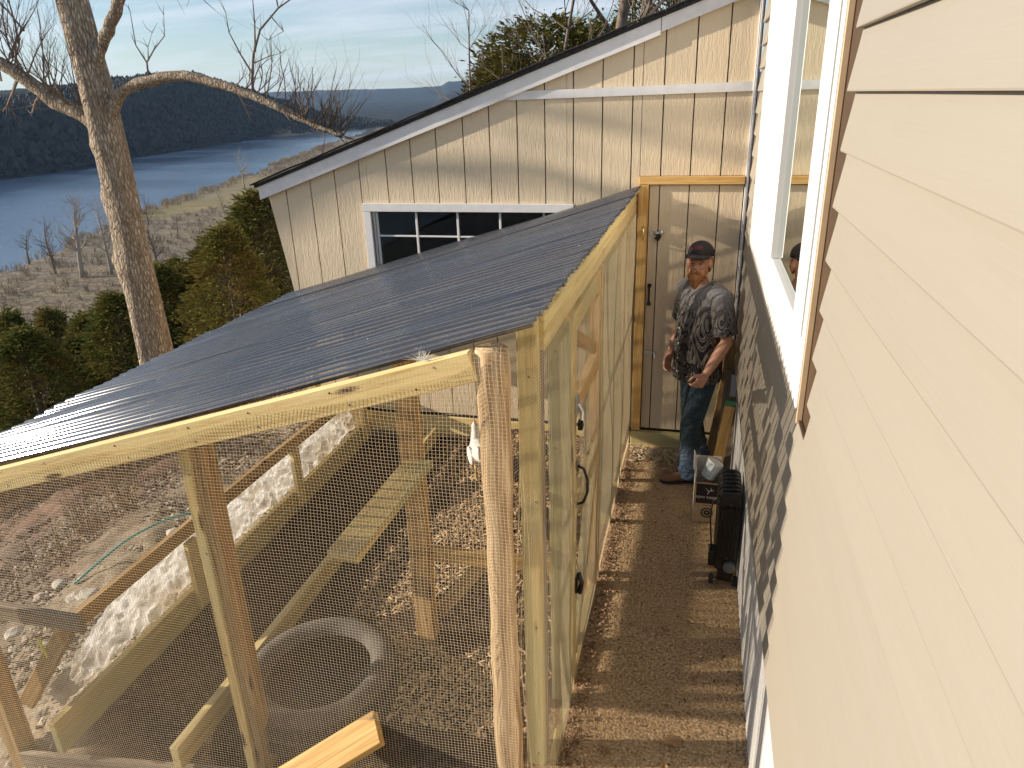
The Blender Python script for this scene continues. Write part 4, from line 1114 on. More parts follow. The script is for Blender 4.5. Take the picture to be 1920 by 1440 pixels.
# ---- hose scrap, leaves, feather, loose lumber
b = Buf(); pts = []
for k in range(16):
    u = k / 15; x = -4.15 + 0.55 * u; y = 3.35 + 1.0 * u + 0.12 * math.sin(u * 3); pts.append((x, y, yz(x, y) + 0.05 + 0.10 * math.sin(math.pi * u)))
b.tube(pts, 0.010, 8); tag(b.obj('garden_hose', mat_plain('teal_hose', (0.10, 0.36, 0.34), 0.4), None, True), 'teal hose looping out of the gravel bank', 'hose')
LEAF = mat_plain('dry_leaf', (0.36, 0.22, 0.10), 0.8, 0, 0.3, 30, 0.2)
def leaf(x, y, s, a, lab):
    z = yz(x, y) + 0.01; n = 7; vs = []; fs = []
    for i in range(n):
        u = i / (n - 1); w = s * 0.34 * math.sin(math.pi * (0.06 + 0.92 * u)) * (1 + 0.25 * math.sin(u * 14))
        for sgn in (-1, 0, 1):
            p = Vector(((u - .5) * s, sgn * w, 0.012 * abs(sgn) + 0.10 * s * math.sin(u * 3 + a)))
            p = Matrix.Rotation(a, 3, 'Z') @ p; vs.append((x + p.x, y + p.y, z + p.z))
    for i in range(n - 1):
        for k in range(2): fs.append((i * 3 + k, i * 3 + k + 1, (i + 1) * 3 + k + 1, (i + 1) * 3 + k))
    o = mesh_obj('dead_leaf', vs, fs, LEAF, None, True); tag(o, lab, 'leaf', 'dead leaves on the alley floor')
leaf(0.035, 2.50, 0.10, 0.4, 'large curled dead leaf in the shade of the alley, nearest the camera')
leaf(0.0, 2.36, 0.055, 1.7, 'small pale dead leaf at the very bottom of the alley')
leaf(-0.26, 2.40, 0.06, 2.3, 'small dead leaf beside the coop wall at the bottom of the picture')
leaf(0.125, 2.93, 0.045, 0.9, 'small tan leaf on the line between shade and sun in the alley')
leaf(0.09, 3.33, 0.04, 2.6, 'little pale leaf lying midway along the alley')
b = Buf()
for k in range(46):
    a = random.uniform(0, math.pi); l = random.uniform(0.02, 0.05); c0 = Vector((-0.80 + random.gauss(0, .012), 1.975, RZ(-0.80) - 0.004))
    b.tube([c0, c0 + Vector((math.cos(a) * l, -0.008, abs(math.sin(a)) * l * .8))], [0.0012, 0.0003], 3, False)
tag(b.obj('feather', mat_plain('white_down', (0.85, 0.84, 0.82), 0.8), None), 'tuft of white feather caught on the roof edge of the coop', 'feather')
rb = Buf()
for k in range(5): rb.tube([(-2.97 + .004 * k, 2.14, .36 - .02 * k), (-2.965 + .004 * k, 2.135, .33 - .02 * k)], 0.008 - .001 * k, 4)
tag(rb.obj('yellow_tag', mat_plain('yellow_tape', (0.75, 0.70, 0.08), 0.5), None), 'yellow ribbon hanging from the brace at the coop corner', 'ribbon')
# stones along the bank
def stone_mesh(seed, r):
    bm = bmesh.new(); bmesh.ops.create_icosphere(bm, subdivisions=2, radius=1)
    for v in bm.verts:
        k = 1 + 0.35 * noise.noise(v.co * 1.3 + Vector((seed * 5, 0, 0))); v.co = Vector((v.co.x * k * r, v.co.y * k * r * 0.8, v.co.z * k * r * 0.55))
    me = bpy.data.meshes.new('stone'); bm.to_mesh(me); bm.free(); me.materials.append(STONE); return me
STONE = mat_plain('limestone', (0.50, 0.45, 0.36), 0.9, 0, 0.3, 18, 0.6, vary=0.25)
SM = [stone_mesh(k, 1.0) for k in range(4)]
for k in range(18):
    x = random.uniform(-4.6, -3.05); y = random.uniform(1.4, 7.0); r = random.uniform(0.03, 0.09)
    o = link('stone', SM[k % 4], None, mw=Matrix.Translation((x, y, yz(x, y) + r * 0.15)) @ Matrix.Rotation(random.uniform(0, 6), 4, 'Z') @ Matrix.Scale(r, 4))
    tag(o, 'pale limestone lying on the sandy bank left of the coop', 'stone', 'stones on the bank')

# ================================================================== person
def remesh(o, vox, smooth=4, fac=0.5):
    m = o.modifiers.new('remesh', 'REMESH'); m.mode = 'VOXEL'; m.voxel_size = vox; m.use_smooth_shade = True
    if smooth:
        s_ = o.modifiers.new('smooth', 'SMOOTH'); s_.iterations = smooth; s_.factor = fac
    return o

def person():
    P0 = Vector((0.062, 5.075, 0.0))
    MW = Matrix.Translation(P0) @ Matrix.Rotation(R(218), 4, 'Z')
    root = thing('person', 'bearded person in dark cap, patterned grey shirt and jeans standing by the shed door', 'person', P0)
    V3 = Vector
    # ---- materials
    t = NT('skin'); n1 = t.noise(t.coord(), 26, 4); 
    t.principled(t.ramp(n1, [(0.3, (0.46, 0.22, 0.135)), (0.7, (0.62, 0.34, 0.23))]), 0.5, 0, t.bump(t.noise(t.coord(), 160, 2), 0.15, 0.002), 0.4); SK = t.m
    t = NT('printed_shirt')
    v = t.coord((1, 1, 1)); w1 = t.noise(v, 3.2, 3, 0.5, 2.2)
    sw = t.noise(t.coord((1, 1, 0.5)), 7.0, 1.0, 0.4, 3.0)
    wvf = t.math('ADD', t.math('MULTIPLY', t.math('SINE', t.math('MULTIPLY', sw, 30.0)), 0.5), 0.5)
    tc = t.N('TexCoord'); sp_ = t.N('SeparateXYZ'); t.L(tc.outputs['Object'], sp_.inputs[0])
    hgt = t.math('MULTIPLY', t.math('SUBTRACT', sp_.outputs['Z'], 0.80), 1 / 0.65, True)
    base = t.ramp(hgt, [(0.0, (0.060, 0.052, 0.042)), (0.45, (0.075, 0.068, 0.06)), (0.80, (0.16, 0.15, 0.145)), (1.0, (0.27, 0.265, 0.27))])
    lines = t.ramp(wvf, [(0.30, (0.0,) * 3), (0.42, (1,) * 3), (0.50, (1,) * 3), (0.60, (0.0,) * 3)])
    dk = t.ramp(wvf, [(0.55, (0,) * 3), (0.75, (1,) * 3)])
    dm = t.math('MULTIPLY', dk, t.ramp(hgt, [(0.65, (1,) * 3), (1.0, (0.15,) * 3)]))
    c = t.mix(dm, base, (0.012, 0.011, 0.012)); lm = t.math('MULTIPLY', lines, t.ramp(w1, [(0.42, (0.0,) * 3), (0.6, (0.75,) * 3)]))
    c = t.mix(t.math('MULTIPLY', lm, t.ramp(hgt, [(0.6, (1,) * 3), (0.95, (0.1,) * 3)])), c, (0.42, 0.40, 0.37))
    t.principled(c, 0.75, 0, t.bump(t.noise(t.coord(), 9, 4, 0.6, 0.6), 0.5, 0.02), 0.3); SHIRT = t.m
    t = NT('denim'); v = t.coord((1, 1, 1)); sp_ = t.N('SeparateXYZ'); tc = t.N('TexCoord'); t.L(tc.outputs['Object'], sp_.inputs[0])
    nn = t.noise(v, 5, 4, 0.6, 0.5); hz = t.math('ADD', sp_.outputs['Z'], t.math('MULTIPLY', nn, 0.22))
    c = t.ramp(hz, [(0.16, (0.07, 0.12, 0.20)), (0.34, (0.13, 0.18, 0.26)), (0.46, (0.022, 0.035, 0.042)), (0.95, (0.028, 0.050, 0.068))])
    c = t.mix(t.ramp(t.noise(v, 120, 2), [(0.4, (0,) * 3), (0.8, (0.14,) * 3)]), c, (0.20, 0.25, 0.32))
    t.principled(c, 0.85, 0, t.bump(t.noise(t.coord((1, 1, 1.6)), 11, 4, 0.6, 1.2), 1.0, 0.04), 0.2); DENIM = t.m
    HAIR = mat_plain('ginger_hair', (0.36, 0.15, 0.05), 0.8, 0, 0.45, 90, 0.8)
    CAP = mat_plain('dark_cap', (0.022, 0.018, 0.020), 0.8, 0, 0.2, 60, 0.2)
    BOOT = mat_plain('brown_leather', (0.19, 0.095, 0.045), 0.7, 0, 0.3, 25, 0.3)
    # ---- joints (forward, left, up)
    hipL, hipR = V3((0.0, 0.085, 0.88)), V3((-0.02, -0.085, 0.88))
    kneeL, kneeR = V3((0.11, 0.10, 0.475)), V3((-0.03, -0.085, 0.475))
    ankL, ankR = V3((0.095, 0.095, 0.085)), V3((-0.135, -0.085, 0.085))
    neck = V3((0.015, 0.0, 1.475)); head = V3((0.062, 0.012, 1.625))
    shL, shR = V3((-0.005, 0.185, 1.415)), V3((-0.01, -0.185, 1.415))
    elL, elR = V3((-0.02, 0.255, 1.125)), V3((-0.03, -0.265, 1.13))
    wrL, wrR = V3((0.115, 0.225, 0.905)), V3((0.065, -0.255, 0.90))
    B = Buf()
    # torso core (hidden by the clothes) so that head and arms are one surface
    B.loft([((0, 0, .84), (.10, 0, 0), (0, .145, 0)), ((0.005, 0, 1.0), (.10, 0, 0), (0, .14, 0)), ((0.01, 0, 1.2), (.105, 0, 0), (0, .15, 0)), ((0, 0, 1.38), (.085, 0, 0), (0, .16, 0)), ((0, 0, 1.44), (.06, 0, 0), (0, .09, 0)), (neck, (.055, 0, .01), (0, .055, 0)), (neck + V3((.025, 0, .07)), (.052, 0, .01), (0, .052, 0))], 18)
    for hp, kn, an in ((hipL, kneeL, ankL), (hipR, kneeR, ankR)):
        B.tube([hp, hp.lerp(kn, .5), kn, kn.lerp(an, .35), an], [.072, .065, .05, .05, .038], 12)
    def arm(sh, el, wr):
        B.tube([sh + V3((0, -0.04 * math.copysign(1, sh.y), 0.005)), sh, sh.lerp(el, .5), sh.lerp(el, .85), el, el.lerp(wr, .3), el.lerp(wr, .75), wr], [.05, .056, .049, .042, .041, .044, .034, .027], 14)
    arm(shL, elL, wrL); arm(shR, elR, wrR)
    # head: skull, jaw, brow, nose, ears, cheeks
    HR = Matrix.Rotation(R(36), 3, 'Z') @ Matrix.Rotation(R(-9), 3, 'Y')
    def H(p): return head + HR @ V3(p)
    B.ellipsoid(H((-0.012, 0, 0.035)), (0.094, 0.076, 0.098), HR, 22, 14)
    B.ellipsoid(H((0.020, 0, -0.035)), (0.066, 0.061, 0.080), HR, 20, 12)
    B.ellipsoid(H((0.036, 0, -0.075)), (0.042, 0.045, 0.036), HR)
    B.ellipsoid(H((0.074, 0, 0.028)), (0.016, 0.048, 0.013), HR)
    for s_ in (-1, 1):
        B.ellipsoid(H((0.062, 0.036 * s_, -0.010)), (0.020, 0.020, 0.018), HR)
        B.ellipsoid(H((-0.010, 0.078 * s_, 0.000)), (0.020, 0.010, 0.032), HR)
        B.ellipsoid(H((0.066, 0.030 * s_, 0.010)), (0.013, 0.015, 0.010), HR)
    B.loft([(H((0.082, 0, 0.022)), HR @ V3((.008, 0, 0)), HR @ V3((0, .009, 0))), (H((0.098, 0, -0.008)), HR @ V3((.012, 0, 0)), HR @ V3((0, .013, 0))), (H((0.100, 0, -0.020)), HR @ V3((.013, 0, 0)), HR @ V3((0, .018, 0))), (H((0.088, 0, -0.027)), HR @ V3((.010, 0, 0)), HR @ V3((0, .013, 0)))], 10)
    # hands: palm, four fingers of unequal length, thumb off the side of the palm
    def hand(wr, el, side, curl):
        d = (wr - el).normalized()
        outw = V3((0.15, side, 0.0)); outw = (outw - d * outw.dot(d)).normalized()      # back of the hand
        fw = d.cross(outw) * side
        if fw.x < 0: fw = -fw                                                           # thumb side points forward
        c = wr + d * 0.045
        B.loft([(wr - d * .012, fw * .028, outw * .021), (wr + d * .02, fw * .036, outw * .018), (wr + d * .06, fw * .043, outw * .017), (wr + d * .090, fw * .041, outw * .014)], 14)
        for k, (off, ln) in enumerate(((0.031, .072), (0.0105, .082), (-0.0105, .076), (-0.031, .060))):
            p0 = wr + d * 0.078 + fw * off; a0 = R(14 + curl * .5 + 5 * k); dirs = []
            pts = [p0]; ang = a0
            for seg_, fr in enumerate((.45, .32, .23)):
                dv = (d * math.cos(ang) - outw * math.sin(ang)).normalized(); pts.append(pts[-1] + dv * ln * fr); ang += R(curl)
            B.tube(pts, [.0105, .0100, .0090, .0075], 8); B.ellipsoid(pts[-1], (.0075,) * 3, None, 8, 6)
        p0 = wr + d * 0.024 + fw * 0.030 - outw * .004
        p1 = p0 + (d * .6 + fw * .7 - outw * .35).normalized() * .034; p2 = p1 + (d * .92 + fw * .15 - outw * .4).normalized() * .030; p3 = p2 + (d * .95 - fw * .05 - outw * .45).normalized() * .024
        B.tube([p0, p1, p2, p3], [.0145, .0125, .0108, .0085], 8); B.ellipsoid(p3, (.0085,) * 3, None, 8, 6)
    hand(wrL, elL, 1, 34); hand(wrR, elR, -1, 30)
    body = B.obj('body', SK, root, True, mw=MW); remesh(body, 0.0048, 3)
    # ---- shirt, open collar, short sleeves, hanging over the jeans
    S = Buf()
    S.loft([((0.012, 0, .795), (.158, 0, 0), (0, .192, 0)), ((0.014, 0, .84), (.158, 0, 0), (0, .192, 0)), ((0.016, 0, .95), (.160, 0, 0), (0, .190, 0)), ((0.016, 0, 1.08), (.158, 0, 0), (0, .188, 0)), ((0.012, 0, 1.20), (.150, 0, 0), (0, .190, 0)), ((0.004, 0, 1.32), (.134, 0, 0), (0, .194, 0)), ((-0.002, 0, 1.395), (.112, 0, 0), (0, .190, 0)), ((-0.004, 0, 1.435), (.090, 0, 0), (0, .145, 0)), ((0.0, 0, 1.465), (.068, 0, 0), (0, .090, 0)), ((0.004, 0, 1.487), (.060, 0, 0), (0, .066, 0))], 30)
    for sh, el in ((shL, elL), (shR, elR)):
        s_ = math.copysign(1, sh.y); e = sh.lerp(el, .84)
        S.tube([sh + V3((0, -.06 * s_, .012)), sh + V3((0, .004 * s_, 0.004)), sh.lerp(el, .35), sh.lerp(el, .6), e], [.082, .080, .079, .079, .082], 18)
    for s_ in (-1, 1):                                   # collar wings, button placket
        S.loft([(V3((-0.050, .042 * s_, 1.505)), V3((.010, 0, .004)), V3((0, .034, .006))), (V3((0.010, .072 * s_, 1.496)), V3((.034, 0, 0)), V3((0, .008, .014))), (V3((0.075, .052 * s_, 1.452)), V3((.030, 0, -.016)), V3((.004, .022, .006))), (V3((0.112, .050 * s_, 1.405)), V3((.008, 0, -.01)), V3((.002, .010, 0)))], 10)
    S.tube([(0.118, -.004, 1.40), (0.160, -.004, 1.28), (0.176, -.004, 1.10), (0.178, -.004, .95), (0.172, -.004, .80)], .0085, 6)
    for k in range(11):                                  # soft vertical folds at the hem
        a = 2 * math.pi * k / 11 + .2
        S.tube([(0.012 + .156 * math.cos(a), .190 * math.sin(a), .80), (0.014 + .154 * math.cos(a), .186 * math.sin(a), .93), (0.014 + .142 * math.cos(a + .1), .175 * math.sin(a + .1), 1.04)], [.013, .011, .003], 6)
    sh_o = S.obj('shirt', SHIRT, root, True, mw=MW); remesh(sh_o, 0.0062, 2)
    # ---- jeans
    J = Buf()
    J.loft([((0, 0, .74), (.095, 0, 0), (0, .15, 0)), ((0, 0, .82), (.125, 0, 0), (0, .165, 0)), ((0.0, 0, .93), (.118, 0, 0), (0, .158, 0)), ((0, 0, .96), (.112, 0, 0), (0, .152, 0))], 22)
    for hp, kn, an in ((hipL, kneeL, ankL), (hipR, kneeR, ankR)):
        lo = an + V3((0, 0, -.035))
        J.tube([hp + V3((0, 0, -.01)), hp.lerp(kn, .35), hp.lerp(kn, .7), kn, kn.lerp(lo, .35), kn.lerp(lo, .7), kn.lerp(lo, .9), lo], [.098, .094, .085, .078, .077, .074, .080, .083], 18)
        for q in range(6):                               # bunched folds over the boot and behind the knee
            zc = lo.lerp(kn, .04 + .085 * q); a0 = q * 1.9 + hp.y * 9; ring = []
            for k in range(8):
                a = a0 + k * .42; rr = .076 + .004 * math.sin(k)
                ring.append(zc + V3((rr * math.cos(a), rr * math.sin(a), .030 * math.sin(k * .6 + q))))
            J.tube(ring, [.002, .010, .014, .015, .014, .012, .008, .002], 6)
    j_o = J.obj('jeans', DENIM, root, True, mw=MW); remesh(j_o, 0.0062, 2)
    # ---- boots
    for an, yaw in ((ankL, 26), (ankR, -10)):
        Q = Matrix.Rotation(R(-yaw), 3, 'Z'); Bt = Buf()
        def q(p): return an + Q @ V3(p) - V3((0, 0, an.z))
        Bt.loft([(q((-.085, 0, .045)), Q @ V3((0, .026, 0)), V3((0, 0, .034))), (q((-.06, 0, .055)), Q @ V3((0, .038, 0)), V3((0, 0, .050))), (q((0.02, 0, .060)), Q @ V3((0, .041, 0)), V3((0, 0, .055))), (q((.09, 0, .046)), Q @ V3((0, .047, 0)), V3((0, 0, .041))), (q((.15, 0, .038)), Q @ V3((0, .049, 0)), V3((0, 0, .035))), (q((.195, 0, .033)), Q @ V3((0, .036, 0)), V3((0, 0, .027))), (q((.212, 0, .030)), Q @ V3((0, .016, 0)), V3((0, 0, .016)))], 16)
        Bt.tube([q((-0.015, 0, .05)), q((-.012, 0, .16))], [.052, .055], 14)
        bo = Bt.obj('boot', BOOT, root, True, mw=MW); remesh(bo, 0.006, 2)
        So = Buf(); pl = [(-.088, .026), (-.06, .040), (.02, .041), (.09, .049), (.15, .051), (.20, .036), (.216, .0)]
        out = pl + [(a, -b) for a, b in pl[::-1][1:]]; n = len(out)
        for zz in (0.002, 0.020): So.v += [q((a, b, zz)) for a, b in out]
        So.f = [tuple(range(n)), tuple(range(2 * n - 1, n - 1, -1))] + [(i, (i + 1) % n, (i + 1) % n + n, i + n) for i in range(n)]
        So.obj('boot_sole', MAT['black_rubber'], root, mw=MW)
    # ---- cap
    Cb = Buf()
    def capfn(p): return V3((p.x, p.y, max(p.z, -0.012)))
    Cb.ellipsoid(H((-0.016, 0, 0.074)), (0.106, 0.088, 0.088), HR, 24, 14, capfn)
    cap = Cb.obj('cap', CAP, root, True, mw=MW)
    Br = Buf(); n = 13; o0 = 0
    for lay, dz in ((0, 0.0), (1, -0.006)):
        for i in range(n):
            a = R(-72 + 144 * i / (n - 1)); inner = V3((-0.012 + 0.100 * math.cos(a), 0.086 * math.sin(a), 0.070 + dz)); k = math.cos(a * 0.95) ** .7 if abs(a) < 1.55 else 0
            outer = V3((-0.012 + 0.100 * math.cos(a) + 0.088 * k, 0.092 * math.sin(a) * .96, 0.070 + dz - .016 * k - .014 * abs(math.sin(a)) * k))
            Br.v += [H(inner), H(inner.lerp(outer, .5) + V3((0, 0, .006))), H(outer)]
    for lay in (0, 1):
        for i in range(n - 1):
            for k in (0, 1):
                a = lay * n * 3 + i * 3 + k; Br.f.append((a, a + 1, a + 4, a + 3) if lay == 0 else (a, a + 3, a + 4, a + 1))
    for i in range(n - 1): a = i * 3 + 2; Br.f.append((a, a + n * 3, a + n * 3 + 3, a + 3))
    Br.obj('cap_brim', CAP, root, True, mw=MW)
    Pt = Buf(); Pt.ellipsoid(H((0.072, 0, 0.110)), (0.014, 0.034, 0.022), HR @ Matrix.Rotation(R(-28), 3, 'Y'), 12, 8)
    Pt.obj('cap_patch', mat_plain('maroon_patch', (0.10, 0.028, 0.035), 0.8), root, True, mw=MW)
    # ---- beard, moustache, hair at the nape, brows and eyes
    Bd = Buf()
    Bd.ellipsoid(H((0.060, 0, -0.092)), (0.036, 0.046, 0.040), HR); Bd.ellipsoid(H((0.064, 0, -0.122)), (0.026, 0.034, 0.030), HR)
    for s_ in (-1, 1):
        Bd.tube([H((0.080, .006 * s_, -.038)), H((0.078, .026 * s_, -.048)), H((0.062, .040 * s_, -.072)), H((0.052, .036 * s_, -.096))], [.009, .011, .014, .016], 8)
        Bd.tube([H((0.008, .062 * s_, -.012)), H((0.020, .060 * s_, -.045)), H((0.038, .050 * s_, -.080))], [.010, .013, .020], 8)
    Bd.tube([H((0.050, 0, -.10)), H((0.066, .004, -.145)), H((0.068, .004, -.165))], [.030, .022, .006], 8)
    remesh(Bd.obj('beard', HAIR, root, True, mw=MW), 0.005, 1)
    Hr = Buf()
    for k in range(9):
        a = R(100 + 20 * k); Hr.tube([H((-0.012 + .088 * math.cos(a), .074 * math.sin(a), .05)), H((-0.014 + .092 * math.cos(a), .078 * math.sin(a), 0.0)), H((-0.010 + .082 * math.cos(a), .066 * math.sin(a), -.045))], [.012, .013, .006], 7)
    Hr.obj('hair', HAIR, root, True, mw=MW)
    for s_ in (-1, 1):
        e = Buf(); e.ellipsoid(H((0.072, .030 * s_, 0.010)), (.0085, .0125, .0058), HR, 12, 8); e.obj('eye', mat_plain('eye_dark', (0.03, 0.022, 0.018), 0.2), root, True, mw=MW)
        e = Buf(); e.tube([H((0.083, .014 * s_, 0.026)), H((0.082, .032 * s_, 0.029)), H((0.068, .050 * s_, 0.022))], [.004, .0055, .003], 6); e.obj('eyebrow', HAIR, root, True, mw=MW)
    e = Buf(); e.tube([H((0.078, .020, -.052)), H((0.086, 0, -.051)), H((0.078, -.020, -.052))], [.003, .0045, .003], 6); e.obj('lips', mat_plain('lips', (0.30, 0.11, 0.08), 0.5), root, True, mw=MW)
    # buttons on the shirt front
    for zz in (1.30, 1.19, 1.08, .97, .87):
        e = Buf(); e.ellipsoid((0.186 if zz < 1.25 else 0.168, -.004, zz), (.004, .0065, .0065), None, 8, 6); e.obj('button', MAT['vinyl_white'], root, True, mw=MW)
person()

# ================================================================== hens
def hen(loc, yaw, mat, label, s=1.0):
    root = thing('hen', label, 'hen', loc)
    MW = Matrix.Translation(loc) @ Matrix.Rotation(R(yaw), 4, 'Z') @ Matrix.Scale(s, 4)
    B = Buf()
    B.loft([((-.17, 0, .30), (0, .012, 0), (.01, 0, .03)), ((-.13, 0, .27), (0, .045, 0), (.01, 0, .055)), ((-.06, 0, .22), (0, .082, 0), (0, 0, .085)), ((.03, 0, .205), (0, .088, 0), (0, 0, .09)), ((.10, 0, .225), (0, .065, 0), (0, 0, .075)), ((.135, 0, .29), (0, .042, 0), (-.03, 0, .03)), ((.15, 0, .345), (0, .030, 0), (-.025, 0, .012)), ((.165, 0, .385), (0, .026, 0), (-.024, 0, .010)), ((.175, 0, .41), (0, .010, 0), (-.01, 0, .004))], 16)
    for s_ in (-1, 1): B.ellipsoid((-.02, .080 * s_, .225), (.095, .016, .055), Matrix.Rotation(R(-14), 3, 'Y'))
    for k in range(5): B.tube([(-.14, (k - 2) * .012, .27), (-.20, (k - 2) * .020, .34), (-.235, (k - 2) * .026, .40)], [.026, .022, .006], 7)
    remesh(B.obj('body', mat, root, True, mw=MW), 0.008, 2)
    red = mat_plain('comb_red', (0.45, 0.03, 0.03), 0.6)
    b = Buf()
    for k in range(4): b.tube([(.150 + .014 * k, 0, .405), (.148 + .015 * k, 0, .432 - .004 * abs(k - 1.5))], [.007, .003], 6)
    b.obj('comb', red, root, True, mw=MW)
    b = Buf(); b.tube([(.185, 0, .388), (.212, 0, .380)], [.010, .002], 7); b.obj('beak', mat_plain('beak', (0.6, 0.40, 0.12), 0.5), root, True, mw=MW)
    for s_ in (-1, 1):
        b = Buf(); b.tube([(0, .035 * s_, .15), (.01, .036 * s_, .08), (0, .036 * s_, .012)], [.018, .009, .007], 7)
        for a in (-30, 0, 30, 180): b.tube([(0, .036 * s_, .010), (.045 * math.cos(R(a)), .036 * s_ + .045 * math.sin(R(a)), .004)], [.006, .003], 5)
        b.obj('leg', mat_plain('shank', (0.50, 0.36, 0.12), 0.6), root, True, mw=MW)
FEA = mat_plain('white_feathers', (0.74, 0.70, 0.62), 0.85, 0, 0.12, 35, 0.6); FEB = mat_plain('black_feathers', (0.02, 0.018, 0.024), 0.6, 0, 0.3, 35, 0.5)
hen((-1.48, 4.62, yz(-1.48, 4.62)), 118, FEA, 'white hen standing on the coop floor half hidden by the round post')
hen((-1.13, 4.45, yz(-1.13, 4.45)), 215, FEB, 'black hen seen through the mesh beside the round post', 0.9)

# ================================================================== trees
def mat_bark(name, a, b_, c_, sc=1.0):
    t = NT(name); v = t.coord((12 * sc, 12 * sc, 3.0 * sc)); n = t.noise(v, 1.5, 6, 0.7, 1.0)
    vo = t.N('TexVoronoi'); vo.feature = 'DISTANCE_TO_EDGE'; vo.inputs['Scale'].default_value = 1.9
    t.L(t.coord((15 * sc, 15 * sc, 4.5 * sc)), vo.inputs['Vector'])
    cr = t.ramp(vo.outputs['Distance'], [(0.02, (0,) * 3), (0.22, (1,) * 3)])
    col = t.ramp(n, [(0.28, a), (0.5, b_), (0.74, c_)]); col = t.mix(t.math('MULTIPLY', t.math('SUBTRACT', 1.0, cr), 0.55), col, a)
    t.principled(col, 0.95, 0, t.bump(t.math('ADD', cr, t.math('MULTIPLY', n, 0.7)), 0.9, 0.02), 0.1); return t.m
BARK = mat_bark('scaly_bark', (0.18, 0.132, 0.092), (0.47, 0.38, 0.28), (0.78, 0.70, 0.58), 1.45)
BARK_T = mat_plain('twig_bark', (0.17, 0.13, 0.10), 0.9, 0, 0.35, 12)

def twig(b, p, d, L, r, lev, rn, spread=0.75, up=0.25, sides=4):
    n = 5; pts = [Vector(p)]; rad = [r]; d = Vector(d).normalized()
    for i in range(n):
        d = (d + Vector((rn.gauss(0, .16), rn.gauss(0, .16), rn.gauss(0, .13) + up * 0.18))).normalized()
        pts.append(pts[-1] + d * L / n); rad.append(r * (1 - 0.72 * (i + 1) / n))
    b.tube(pts, rad, sides if lev > 0 else 3, False)
    if lev > 0:
        for k in range(rn.randint(3, 5)):
            i = rn.randint(1, n); a = pts[i]; dd = (pts[i] - pts[i - 1]).normalized()
            side = dd.orthogonal().normalized(); side.rotate(Matrix.Rotation(rn.uniform(0, 6.28), 3, dd) if False else __import__('mathutils').Quaternion(dd, rn.uniform(0, 6.28)))
            nd = (dd + side * rn.uniform(.5, 1.0) * spread + Vector((0, 0, up))).normalized()
            twig(b, a, nd, L * rn.uniform(.45, .72), rad[i] * .62, lev - 1, rn, spread, up, 3)

